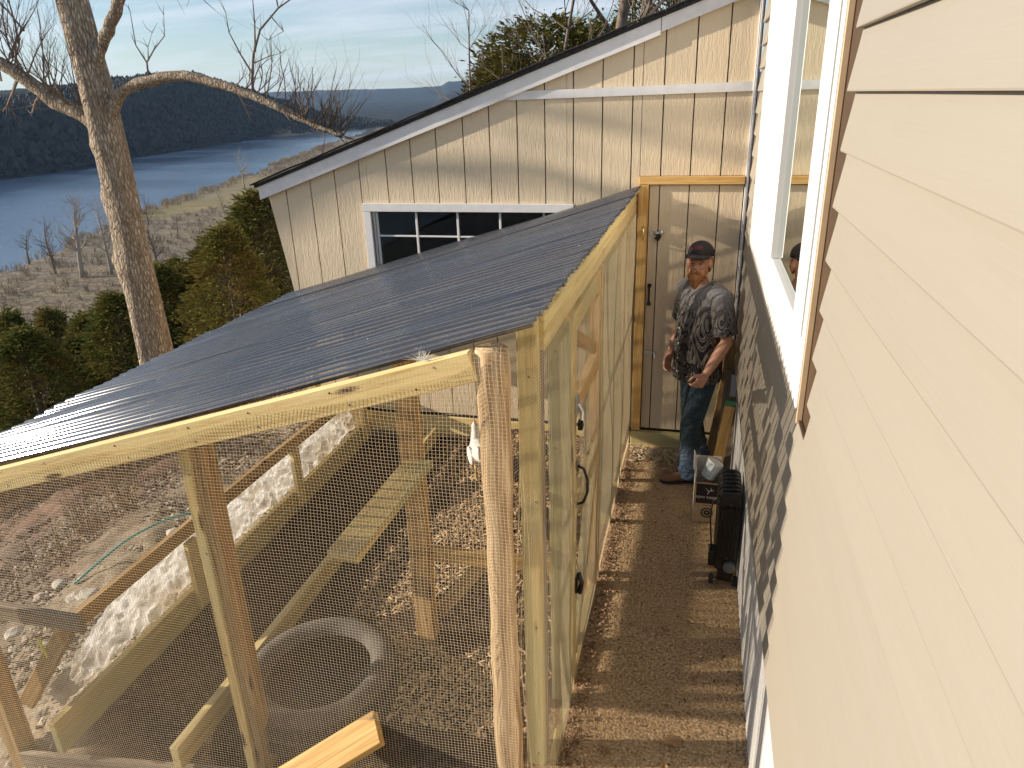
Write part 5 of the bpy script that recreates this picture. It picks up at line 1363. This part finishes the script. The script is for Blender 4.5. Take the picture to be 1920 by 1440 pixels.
def big_tree():
    TY = 6.0
    root = thing('bare_tree', 'leafless tree with scaly bark rising behind the coop roof', 'tree', (-5.42, TY, gz1(-5.42, TY)))
    # trunk with burls on the left side
    b = Buf(); pts = []; n = 46; sides = 22; zb = gz1(-5.42, TY) - 0.2
    for i in range(n):
        z = zb + (4.6 - zb) * i / (n - 1); x = -5.42 + 0.02 * math.sin(z * 1.1) + max(0, z - 3.0) * -0.035; r = 0.172 - 0.010 * z + (0.05 if z < -0.3 else 0) - max(0, z - 3.0) * 0.012
        for k in range(sides):
            a = 2 * math.pi * k / sides; rr = r * (1 + .05 * math.sin(3 * a + z * 2) + .03 * math.sin(5 * a - z * 3.5))
            for bz, ba, am in ((1.90, 3.5, .055), (1.30, 3.6, .06), (1.18, 4.2, .04), (2.45, 4.0, .03)):
                da = (a - ba + math.pi) % (2 * math.pi) - math.pi; rr += am * math.exp(-((z - bz) / .07) ** 2 - (da / .38) ** 2)
            b.v.append(Vector((x + rr * math.cos(a), TY + rr * math.sin(a), z + .01 * math.sin(4 * a))))
    for i in range(n - 1):
        for k in range(sides): b.f.append((i * sides + k, i * sides + (k + 1) % sides, (i + 1) * sides + (k + 1) % sides, (i + 1) * sides + k))
    b.obj('trunk', BARK, root, True)
    rn = random.Random(11)
    def limb(pts, r0, r1, sides=10, tw=(), mat=BARK, ny=0.05):
        b = Buf(); P = []
        pv = [Vector(p) for p in pts]
        for i in range(len(pv) - 1):
            p0, p1, p2, p3 = pv[max(i - 1, 0)], pv[i], pv[i + 1], pv[min(i + 2, len(pv) - 1)]
            for q in range(5):
                t_ = q / 5; P.append(0.5 * ((2 * p1) + (p2 - p0) * t_ + (2 * p0 - 5 * p1 + 4 * p2 - p3) * t_ ** 2 + (3 * p1 - p0 - 3 * p2 + p3) * t_ ** 3) + Vector((rn.gauss(0, .004), rn.gauss(0, .004), rn.gauss(0, .004))))
        P.append(pv[-1]); m = len(P)
        b.tube(P, [r0 + (r1 - r0) * (i / (m - 1)) ** .8 for i in range(m)], sides)
        return b, P
    bb, P = limb([(-5.40, 6.0, 2.50), (-5.60, 5.98, 2.69), (-5.86, 5.96, 2.81), (-6.15, 5.92, 3.05), (-6.42, 5.88, 3.20), (-6.9, 5.8, 3.35)], .085, .05); bb.obj('limb', BARK, root, True)
    L1 = P
    bb, P = limb([(-5.34, 6.0, 2.62), (-5.17, 5.98, 2.84), (-4.95, 5.97, 2.93), (-4.50, 5.95, 2.98), (-4.08, 5.95, 2.90), (-3.74, 5.95, 2.78), (-3.40, 5.95, 2.63), (-3.15, 5.95, 2.52), (-2.98, 5.95, 2.46)], .062, .022); bb.obj('limb', BARK, root, True)
    L2 = P
    bb, P = limb([(-5.36, 6.0, 2.98), (-5.30, 5.97, 3.16), (-5.11, 5.95, 3.37), (-4.90, 5.93, 3.62), (-4.75, 5.9, 4.0)], .060, .045); bb.obj('limb', BARK, root, True)
    tb = Buf()
    # upright shoots and fine twigs, placed as the limbs carry them
    shoots = [((-4.79, 5.95, 3.0), [(-4.78, 5.95, 3.10), (-4.85, 5.94, 3.24), (-4.83, 5.93, 3.5)], .010), ((-4.78, 5.95, 3.10), [(-4.68, 5.95, 3.20), (-4.55, 5.95, 3.30), (-4.52, 5.95, 3.46)], .008), ((-4.76, 5.95, 3.12), [(-4.73, 5.94, 3.22), (-4.66, 5.94, 3.33)], .005),
              ((-3.78, 5.95, 2.80), [(-3.77, 5.95, 2.92), (-3.72, 5.95, 3.12), (-3.62, 5.94, 3.30), (-3.42, 5.93, 3.45), (-3.18, 5.92, 3.56), (-3.05, 5.9, 3.62)], .014), ((-3.76, 5.95, 2.98), [(-3.84, 5.95, 3.12), (-3.92, 5.95, 3.30), (-3.92, 5.95, 3.44)], .009), ((-3.70, 5.95, 3.14), [(-3.66, 5.94, 3.35), (-3.64, 5.94, 3.62)], .009), ((-3.74, 5.95, 3.05), [(-3.58, 5.95, 3.10), (-3.46, 5.95, 3.12)], .006), ((-3.50, 5.93, 3.40), [(-3.40, 5.93, 3.28), (-3.55, 5.93, 3.22)], .006), ((-3.42, 5.93, 3.45), [(-3.42, 5.92, 3.62), (-3.40, 5.92, 3.75)], .005)]
    for p0, rest, r in shoots:
        pts = [Vector(p0)] + [Vector(q) for q in rest]; tb.tube(pts, [r * (1 - .75 * i / (len(pts) - 1)) for i in range(len(pts))], 5, False)
        for q in pts[1:]:
            for _ in range(2): twig(tb, q, (rn.gauss(0, .5), rn.gauss(0, .4), .8), rn.uniform(.07, .16), .0035, 0, rn, up=.3)
    for p in L2[22:]:
        for _ in range(2 if p.x < -3.35 else 4):
            dz = rn.choice([.9, .8, .7, .3, -.5]); twig(tb, p, (rn.uniform(.0, .8), rn.gauss(0, .5), dz), rn.uniform(.22, .55) * (.6 if dz < 0 else 1), .0065, 1, rn, .6, .35)
    for p in L1[5:]:
        for _ in range(2): twig(tb, p, (rn.uniform(-.6, .5), rn.gauss(0, .5), 1.0), rn.uniform(.35, .75), .008, 2, rn, .55, .35)
    for p in L1[12:18:3]: twig(tb, p, (-.6, .1, -.6), .5, .016, 1, rn)
    for x0 in (-4.55, -4.35): twig(tb, (x0, 5.9, 3.85), (.6, 0, -.55), .55, .008, 1, rn, .5, .05)
    for k in range(5): twig(tb, (-6.35 + .1 * k, 5.9, 3.0 + .1 * k), (rn.gauss(0, .3), .0, 1), .8, .009, 2, rn)
    tb.obj('twigs', BARK_T, root)
big_tree()

def bare_tree(name, loc, h, r, seed, label, group=None, lean=(0, 0), levels=3, mat=BARK_T, lower=.3):
    rn = random.Random(seed); root = thing(name, label, 'tree', loc, group)
    b = Buf(); pts = []; p = Vector(loc) - Vector((0, 0, .3)); n = 8; d = Vector((lean[0], lean[1], 1)).normalized()
    for i in range(n + 1):
        pts.append(p.copy()); p = p + d * h / n * (.85); d = (d + Vector((rn.gauss(0, .06), rn.gauss(0, .06), .05))).normalized()
    b.tube(pts, [r * (1 - .8 * i / n) for i in range(n + 1)], 7); b.obj('trunk', mat, root, True)
    c = Buf()
    for i in range(n + 1):
        if i / n < lower: continue
        for k in range(3):
            a = rn.uniform(0, 6.28); twig(c, pts[i], (math.cos(a), math.sin(a), .75), h * rn.uniform(.20, .36) * (1.15 - .5 * i / n), r * .42 * (1 - .7 * i / n), levels - 1, rn, .8, .3)
    c.obj('crown', mat, root)
    return root
# limb shadows on the shed gable come from this neighbour up the slope, beyond the left edge of the picture
st = thing('bare_tree', 'leafless tree up the slope left of the coop', 'tree', (-13.6, 3.5, gz1(-13.6, 3.5)))
b = Buf(); zb = gz1(-13.6, 3.5)
b.tube([(-13.6, 3.5, zb - .3), (-13.62, 3.5, zb + 4), (-13.6, 3.5, 5.0), (-13.58, 3.45, 7.5), (-13.5, 3.3, 9.5)], [.22, .18, .15, .10, .04], 10); b.obj('trunk', BARK, st, True)
b = Buf(); rn_ = random.Random(5)
for pts, r in (([(-13.6, 3.5, 4.9), (-13.2, 3.3, 5.9), (-13.0, 3.0, 6.35), (-12.6, 2.3, 6.5)], .07), ([(-13.6, 3.5, 6.2), (-13.3, 3.3, 6.5), (-13.0, 2.9, 6.9), (-12.9, 2.35, 7.7)], .06), ([(-13.6, 3.5, 5.6), (-13.3, 3.2, 6.7), (-13.1, 2.5, 7.1)], .045), ([(-13.58, 3.45, 7.3), (-13.3, 2.9, 7.6), (-13.2, 2.3, 8.6)], .05)):
    b.tube(pts, [r, r * .8, r * .6, r * .4][:len(pts)], 8, False)
    for q in pts[1:]:
        for _ in range(1): twig(b, q, (rn_.gauss(0, .3), -abs(rn_.gauss(0.2, .5)), .6), rn_.uniform(.5, 1.0), .014, 1, rn_)
b.obj('limb', BARK, st, True)
# ---- evergreen cedars
def mat_cedar(name, cols):
    t = NT(name); g_ = t.N('NewGeometry'); oi = t.N('ObjectInfo')
    c = t.ramp(g_.outputs['Random Per Island'], [(0.0, cols[0]), (0.5, cols[1]), (1.0, cols[2])])
    n = t.noise(t.coord(), 1.1, 3)
    c = t.mix(t.ramp(n, [(0.42, (0,) * 3), (0.62, (0.85,) * 3)]), c, cols[3])
    c = rnd_value(t, c, 0.5)
    d = t.N('BsdfDiffuse'); t.L(c, d.inputs[0]); tr = t.N('BsdfTranslucent'); t.L(c, tr.inputs[0]); mx = t.N('MixShader'); mx.inputs[0].default_value = .18
    t.L(d.outputs[0], mx.inputs[1]); t.L(tr.outputs[0], mx.inputs[2]); t.L(mx.outputs[0], t.out.inputs['Surface']); return t.m
CED = [mat_cedar('cedar_green', ((0.045, 0.068, 0.020), (0.105, 0.13, 0.034), (0.19, 0.20, 0.055), (0.17, 0.13, 0.042))),
       mat_cedar('cedar_bronze', ((0.08, 0.082, 0.024), (0.125, 0.125, 0.034), (0.18, 0.165, 0.046), (0.165, 0.115, 0.038)))]
def cedar_meshes(seed, H=4.2, Rm=1.05, nb=620, bushy=False):
    rn = random.Random(seed); vs = []; fs = []
    st = Buf(); st.tube([(0, 0, 0), (.03, 0, H * .5), (0, .02, H * .96)], [.07, .04, .01], 7)
    lobes = [(rn.uniform(0, 6.28), rn.uniform(.1, .9), rn.uniform(.75, 1.25)) for _ in range(9)]
    for k in range(nb):
        u = rn.random() ** 0.85; z = H * (0.04 + 0.95 * u)
        env = Rm * (1 - u) ** 0.62 * (0.45 + 0.55 * min(1, u * 5))
        if bushy: env = Rm * max(0.05, 1 - (2.0 * u - 1.0) ** 4) ** .5 * (0.8 + 0.2 * rn.random())
        a = rn.uniform(0, 6.283)
        for la, lu, lk in lobes:
            da = (a - la + math.pi) % 6.283 - math.pi
            env *= 1 + (lk - 1) * math.exp(-(da / .5) ** 2 - ((u - lu) / .13) ** 2)
        rr = env * (0.35 + 0.65 * rn.random() ** .5); c = Vector((rr * math.cos(a), rr * math.sin(a), z))
        out = Vector((math.cos(a), math.sin(a), rn.uniform(.2, .9))).normalized()
        if k % 4 == 0: st.tube([(0, 0, max(.1, z - .35)), c], [.012, .003], 3, False)
        L = rn.uniform(.06, .15)
        for q in range(20):
            dv = (out + Vector((rn.gauss(0, .55), rn.gauss(0, .55), rn.gauss(0, .5)))).normalized(); s_ = dv.cross(Vector((rn.gauss(0, 1), rn.gauss(0, 1), rn.gauss(0, 1)))).normalized()
            p = c + Vector((rn.gauss(0, .055), rn.gauss(0, .055), rn.gauss(0, .075))); l = L * rn.uniform(.5, 1); w = l * .17; o0 = len(vs)
            vs += [p, p + dv * l * .5 + s_ * w, p + dv * l, p + dv * l * .5 - s_ * w]; fs.append((o0, o0 + 1, o0 + 2, o0 + 3))
    cm = bpy.data.meshes.new('crown'); cm.from_pydata([tuple(v) for v in vs], [], fs); cm.update()
    tm = bpy.data.meshes.new('trunk'); tm.from_pydata([tuple(v) for v in st.v], [], st.f); tm.materials.append(BARK_T); tm.update()
    return cm, tm
protos = []
for k in range(6):
    cm, tm = cedar_meshes(40 + k, 4.2, [1.05, 1.25, .9, 1.15, 1.0, 1.0][k], 900 if k < 5 else 1000, k == 5)
    pair = []
    for m in CED:
        c2 = cm.copy(); c2.materials.append(m); pair.append(c2)
    protos.append((pair, tm))
def cedar(x, y, ztop, w, k, hue, label, group='cedars below the coop'):
    zg = gz1(x, y) - .1; h = max(2.2, ztop - zg)
    root = thing('cedar_tree', label, 'tree', (x, y, zg), group)
    mw = Matrix.Translation((x, y, zg)) @ Matrix.Rotation(k * 1.7 + x, 4, 'Z') @ Matrix.Diagonal((w, w, h / 4.2, 1))
    pair, tm = protos[k % 6]
    link('crown', pair[hue], root, mw=mw); link('trunk', tm, root, mw=mw)
C_ = [(-7.14, 10.86, 1.40, 1.25, 0, 0, 'tall green cedar close against the shed corner'),
      (-8.6, 11.9, .45, 1.15, 1, 0, 'second green cedar left of the shed corner, below the tallest'),
      (-10.8, 13.1, -.30, 1.2, 2, 0, 'dark round cedar just right of the bare trunk'),
      (-6.9, 9.2, .15, .95, 3, 1, 'bronze tinted cedar in front of the tall green one'),
      (-7.9, 9.8, -.45, 1.0, 4, 1, 'small bronze cedar beside the bare trunk above the roof edge'),
      (-14.0, 14.3, -1.65, 1.3, 1, 0, 'broad cedar left of the bare trunk'),
      (-14.2, 12.8, -1.45, 1.2, 0, 1, 'brownish cedar in the middle of the row on the left'),
      (-13.2, 11.0, -.98, 1.15, 3, 0, 'green cedar with a tall tip at the left edge'),
      (-9.6, 10.2, -.95, 1.0, 2, 0, 'dark cedar directly left of the trunk above the eave'),
      (-9.5, 8.95, -.80, 1.1, 4, 0, 'dense green cedar low over the middle of the eave'),
      (-9.3, 7.75, -.65, 1.1, 1, 1, 'bronze cedar at the left edge above the eave'),
      (-8.1, 8.4, -.95, .9, 0, 0, 'short dark cedar tucked behind the roof edge left of the trunk'),
      (-11.5, 9.3, -.95, 1.1, 2, 1, 'rusty cedar second from the left edge'),
      (-12.0, 11.6, -1.15, 1.1, 4, 0, 'slender green cedar between the rusty and the broad one'),
      (-9.3, 15.2, .05, 1.1, 3, 1, 'rusty cedar half hidden by the shed corner'),
      (-5.9, 8.1, .05, .8, 1, 1, 'low bronze cedar right at the shed corner'),
      (-10.6, 9.0, -.75, 1.15, 0, 0, 'full green cedar between the two bronze ones at the left'),
      (-8.3, 7.0, -.85, 1.0, 3, 0, 'dark green cedar touching the roof at the left edge'),
      (-8.9, 9.5, -.75, 1.0, 1, 0, 'green cedar whose tip meets the left side of the bare trunk'),
      (-10.9, 10.6, -.80, 1.2, 4, 1, 'wide olive cedar behind the middle of the row'),
      (-12.6, 9.6, -.75, 1.2, 2, 0, 'green cedar at the extreme left edge, behind the bronze one'),
      (-7.4, 8.6, -.35, .95, 2, 0, 'green cedar right of the bare trunk, low over the roof')]
for a in C_: cedar(*a)
# behind the shed roof, uphill
gzb = lambda x, y: gz1(x, y)
cedar(-2.55, 12.6, 3.85, 1.5, 5, 1, 'brown-green cedar showing over the shed roof', 'trees behind the shed')
cedar(-3.3, 12.9, 3.40, 1.0, 5, 1, 'smaller cedar at the lower end of the shed roof line', 'trees behind the shed')
cedar(-1.7, 13.4, 3.85, 1.1, 5, 0, 'cedar just left of the forked bare tree over the roof', 'trees behind the shed')
cedar(-0.6, 14.0, 5.3, 1.0, 5, 1, 'dark cedar at the top edge above the shed roof', 'trees behind the shed')
bare_tree('bare_tree', (-1.75, 11.9, 0.0), 8.5, .15, 21, 'dark forked bare tree behind the shed roof', 'trees behind the shed', (.10, 0), 4, BARK_T, .32)
bare_tree('bare_tree', (-2.45, 11.6, 0.0), 6.2, .06, 22, 'thin pale sapling in front of the cedar over the roof', 'trees behind the shed', (-.05, 0), 3, BARK_T, .4)
bare_tree('bare_tree', (-3.55, 11.7, 0.0), 5.0, .04, 23, 'leaning whip of a sapling at the left end of the trees over the roof', 'trees behind the shed', (-.08, 0), 3, BARK_T, .4)
# ---- flood plain: single bare trees
PALE = mat_plain('pale_bark', (0.34, 0.30, 0.25), 0.9, 0, 0.25, 3)
FP = [(-199, 196, 28, .95, 'pale spreading sycamore on the near river bank'), (-192, 201, 25, .65, 'second pale tree close beside the spreading sycamore'), (-214, 200, 20, .5, 'dark leaning tree on the bank left of the sycamore'), (-240, 214, 14, .4, 'small bare tree at the left edge by the water'), (-226, 212, 12, .35, 'bushy little tree between the left edge and the leaning tree'),
      (-300, 445, 26, .6, 'lone white tree at the far end of the field'), (-258, 300, 16, .4, 'dead snag standing at the water below the trunk'), (-215, 265, 12, .22, 'slim bare tree below the near end of the field'), (-236, 330, 13, .22, 'bare tree on the right edge of the field'), (-190, 285, 12, .22, 'bare tree below the shed eave on the plain'), (-176, 205, 18, .5, 'tall dark tree right of the sycamore behind the trunk'), (-160, 185, 11, .22, 'stubby bare tree nearest the cedars on the plain')]
for k, (x, y, h, r, lab) in enumerate(FP):
    bare_tree('bare_tree', (x, y, gz1(x, y)), h, r, 60 + k, lab, 'bare trees on the flood plain', (random.uniform(-.12, .12), 0), 4 if k < 2 else 3, PALE if k in (0, 1, 5) else BARK_T, .28)
# ---- brush as one mass
def brush(name, n, fn, hr, mat, label, thick=.020, stems=16):
    vs = []; fs = []
    P = np.array([p for p in (fn() for _ in range(n)) if p is not None]); ZZ = gz(P[:, 0], P[:, 1])
    for (x, y), z in zip(P.tolist(), ZZ.tolist()):
        if z < WATER + .3: continue
        h = random.uniform(*hr); w = h * random.uniform(.7, 1.3)
        for k in range(stems):
            a = random.uniform(0, 6.28); t_ = random.uniform(.2, 1); bx, by = x + random.gauss(0, .25) * w, y + random.gauss(0, .25) * w
            tx, ty, tz = bx + math.cos(a) * w * .55 * t_, by + math.sin(a) * w * .55 * t_, z + h * random.uniform(.55, 1); q = h * thick; o0 = len(vs)
            ca, sa = -math.sin(a) * q, math.cos(a) * q
            vs += [(bx - ca, by - sa, z - .1), (bx + ca, by + sa, z - .1), (tx + ca * 1.5, ty + sa * 1.5, tz), (tx - ca * .4, ty - sa * .4, tz * 1.0 + .04 * h)]; fs.append((o0, o0 + 1, o0 + 2, o0 + 3))
    o = mesh_obj(name, vs, fs, mat); tag(o, label, kind='stuff')
def on_plain():
    s = random.uniform(62, 172); y = random.uniform(60, 900) ** 1.0; x = (-s - .319 * y) / .948
    e = ((x + 310) / 50) ** 2 + ((y - 410) / 95 + .55 * (x + 310) / 52) ** 2
    return None if e < 1.0 else (x, y)
BR = mat_straw('winter_brush', (0.12, 0.092, 0.065), (0.38, 0.31, 0.22))
brush('brush', 4200, on_plain, (0.9, 2.6), BR, 'grey-brown leafless brush covering the flood plain')
def on_bank():
    y = random.uniform(150, 1050); s = 168 + random.gauss(0, 5); return ((-s - .319 * y) / .948, y)
brush('shore_reeds', 1500, on_bank, (1.5, 3.5), mat_straw('reeds', (0.22, 0.17, 0.11), (0.42, 0.34, 0.24)), 'pale reeds and willows along the water line')
def on_slope():
    s = random.uniform(12, 66); y = random.uniform(2, 120); x = (-s - .319 * y) / .948; return (x, y)
brush('slope_brush', 2600, on_slope, (.7, 2.4), mat_straw('slope_twigs', (0.07, 0.05, 0.04), (0.24, 0.17, 0.13)), 'bare brush on the slope below the cedars')
def near_slope():
    x = random.uniform(-9.5, -4.6); y = random.uniform(1.0, 8.0)
    return (x, y) if noise.noise(Vector((x * .6, y * .6, 2))) > -.05 else None
brush('dry_weeds', 2600, near_slope, (.08, .34), mat_straw('dry_weed', (0.12, 0.075, 0.05), (0.38, 0.26, 0.18)), 'dry weeds on the bank left of the coop', .010, 9)
# ---- woods on the ridge over the river, one mass of crowns
def ridge_wood():
    n = 15000; yy = rng.uniform(350, 1750, n); fs_ = np.interp(yy, FAR_Y, FAR_S); ss = fs_ + 3 + rng.uniform(0, 1, n) ** 1.2 * 190; xx = (-ss - .319 * yy) / .948
    zz = gz(xx, yy); hh = rng.uniform(5, 11, n) * np.clip((ss - fs_) / 25, .35, 1); ww = hh * rng.uniform(.28, .5, n); vs = []; fs2 = []
    for x, y, z, h, w in zip(xx.tolist(), yy.tolist(), zz.tolist(), hh.tolist(), ww.tolist()):
        o0 = len(vs); vs += [(x - w, y - w * .3, z + h * .35), (x + w * .2, y - w, z + h * .3), (x + w, y + w * .4, z + h * .4), (x - w * .3, y + w, z + h * .35), (x + w * .2, y, z + h), (x, y, z - 1)]
        fs2 += [(o0, o0 + 1, o0 + 4), (o0 + 1, o0 + 2, o0 + 4), (o0 + 2, o0 + 3, o0 + 4), (o0 + 3, o0, o0 + 4), (o0 + 1, o0, o0 + 5), (o0 + 2, o0 + 1, o0 + 5), (o0 + 3, o0 + 2, o0 + 5), (o0, o0 + 3, o0 + 5)]
    tag(mesh_obj('ridge_forest', vs, fs2, mat_straw('ridge_crowns', (0.014, 0.021, 0.022), (0.060, 0.060, 0.056))), 'dark wooded ridge on the far side of the river', kind='stuff')
ridge_wood()
# ---- haze: the air over the valley
hz = bpy.data.meshes.new('haze')
x0, x1, y0, y1, z0, z1 = -13800, 13800, -13800, 13800, -62, 420
hz.from_pydata([(x0, y0, z0), (x1, y0, z0), (x1, y1, z0), (x0, y1, z0), (x0, y0, z1), (x1, y0, z1), (x1, y1, z1), (x0, y1, z1)], [], [(0, 3, 2, 1), (4, 5, 6, 7), (0, 1, 5, 4), (1, 2, 6, 5), (2, 3, 7, 6), (3, 0, 4, 7)])
t = NT('valley_haze')
pv = t.N('VolumePrincipled'); pv.inputs['Color'].default_value = (0.42, 0.66, 1.0, 1); pv.inputs['Density'].default_value = 0.00004; pv.inputs['Anisotropy'].default_value = 0.2
t.L(pv.outputs[0], t.out.inputs['Volume'])
hz.materials.append(t.m)
ho = link('haze', hz); tag(ho, 'thin blue haze over the valley', kind='stuff')
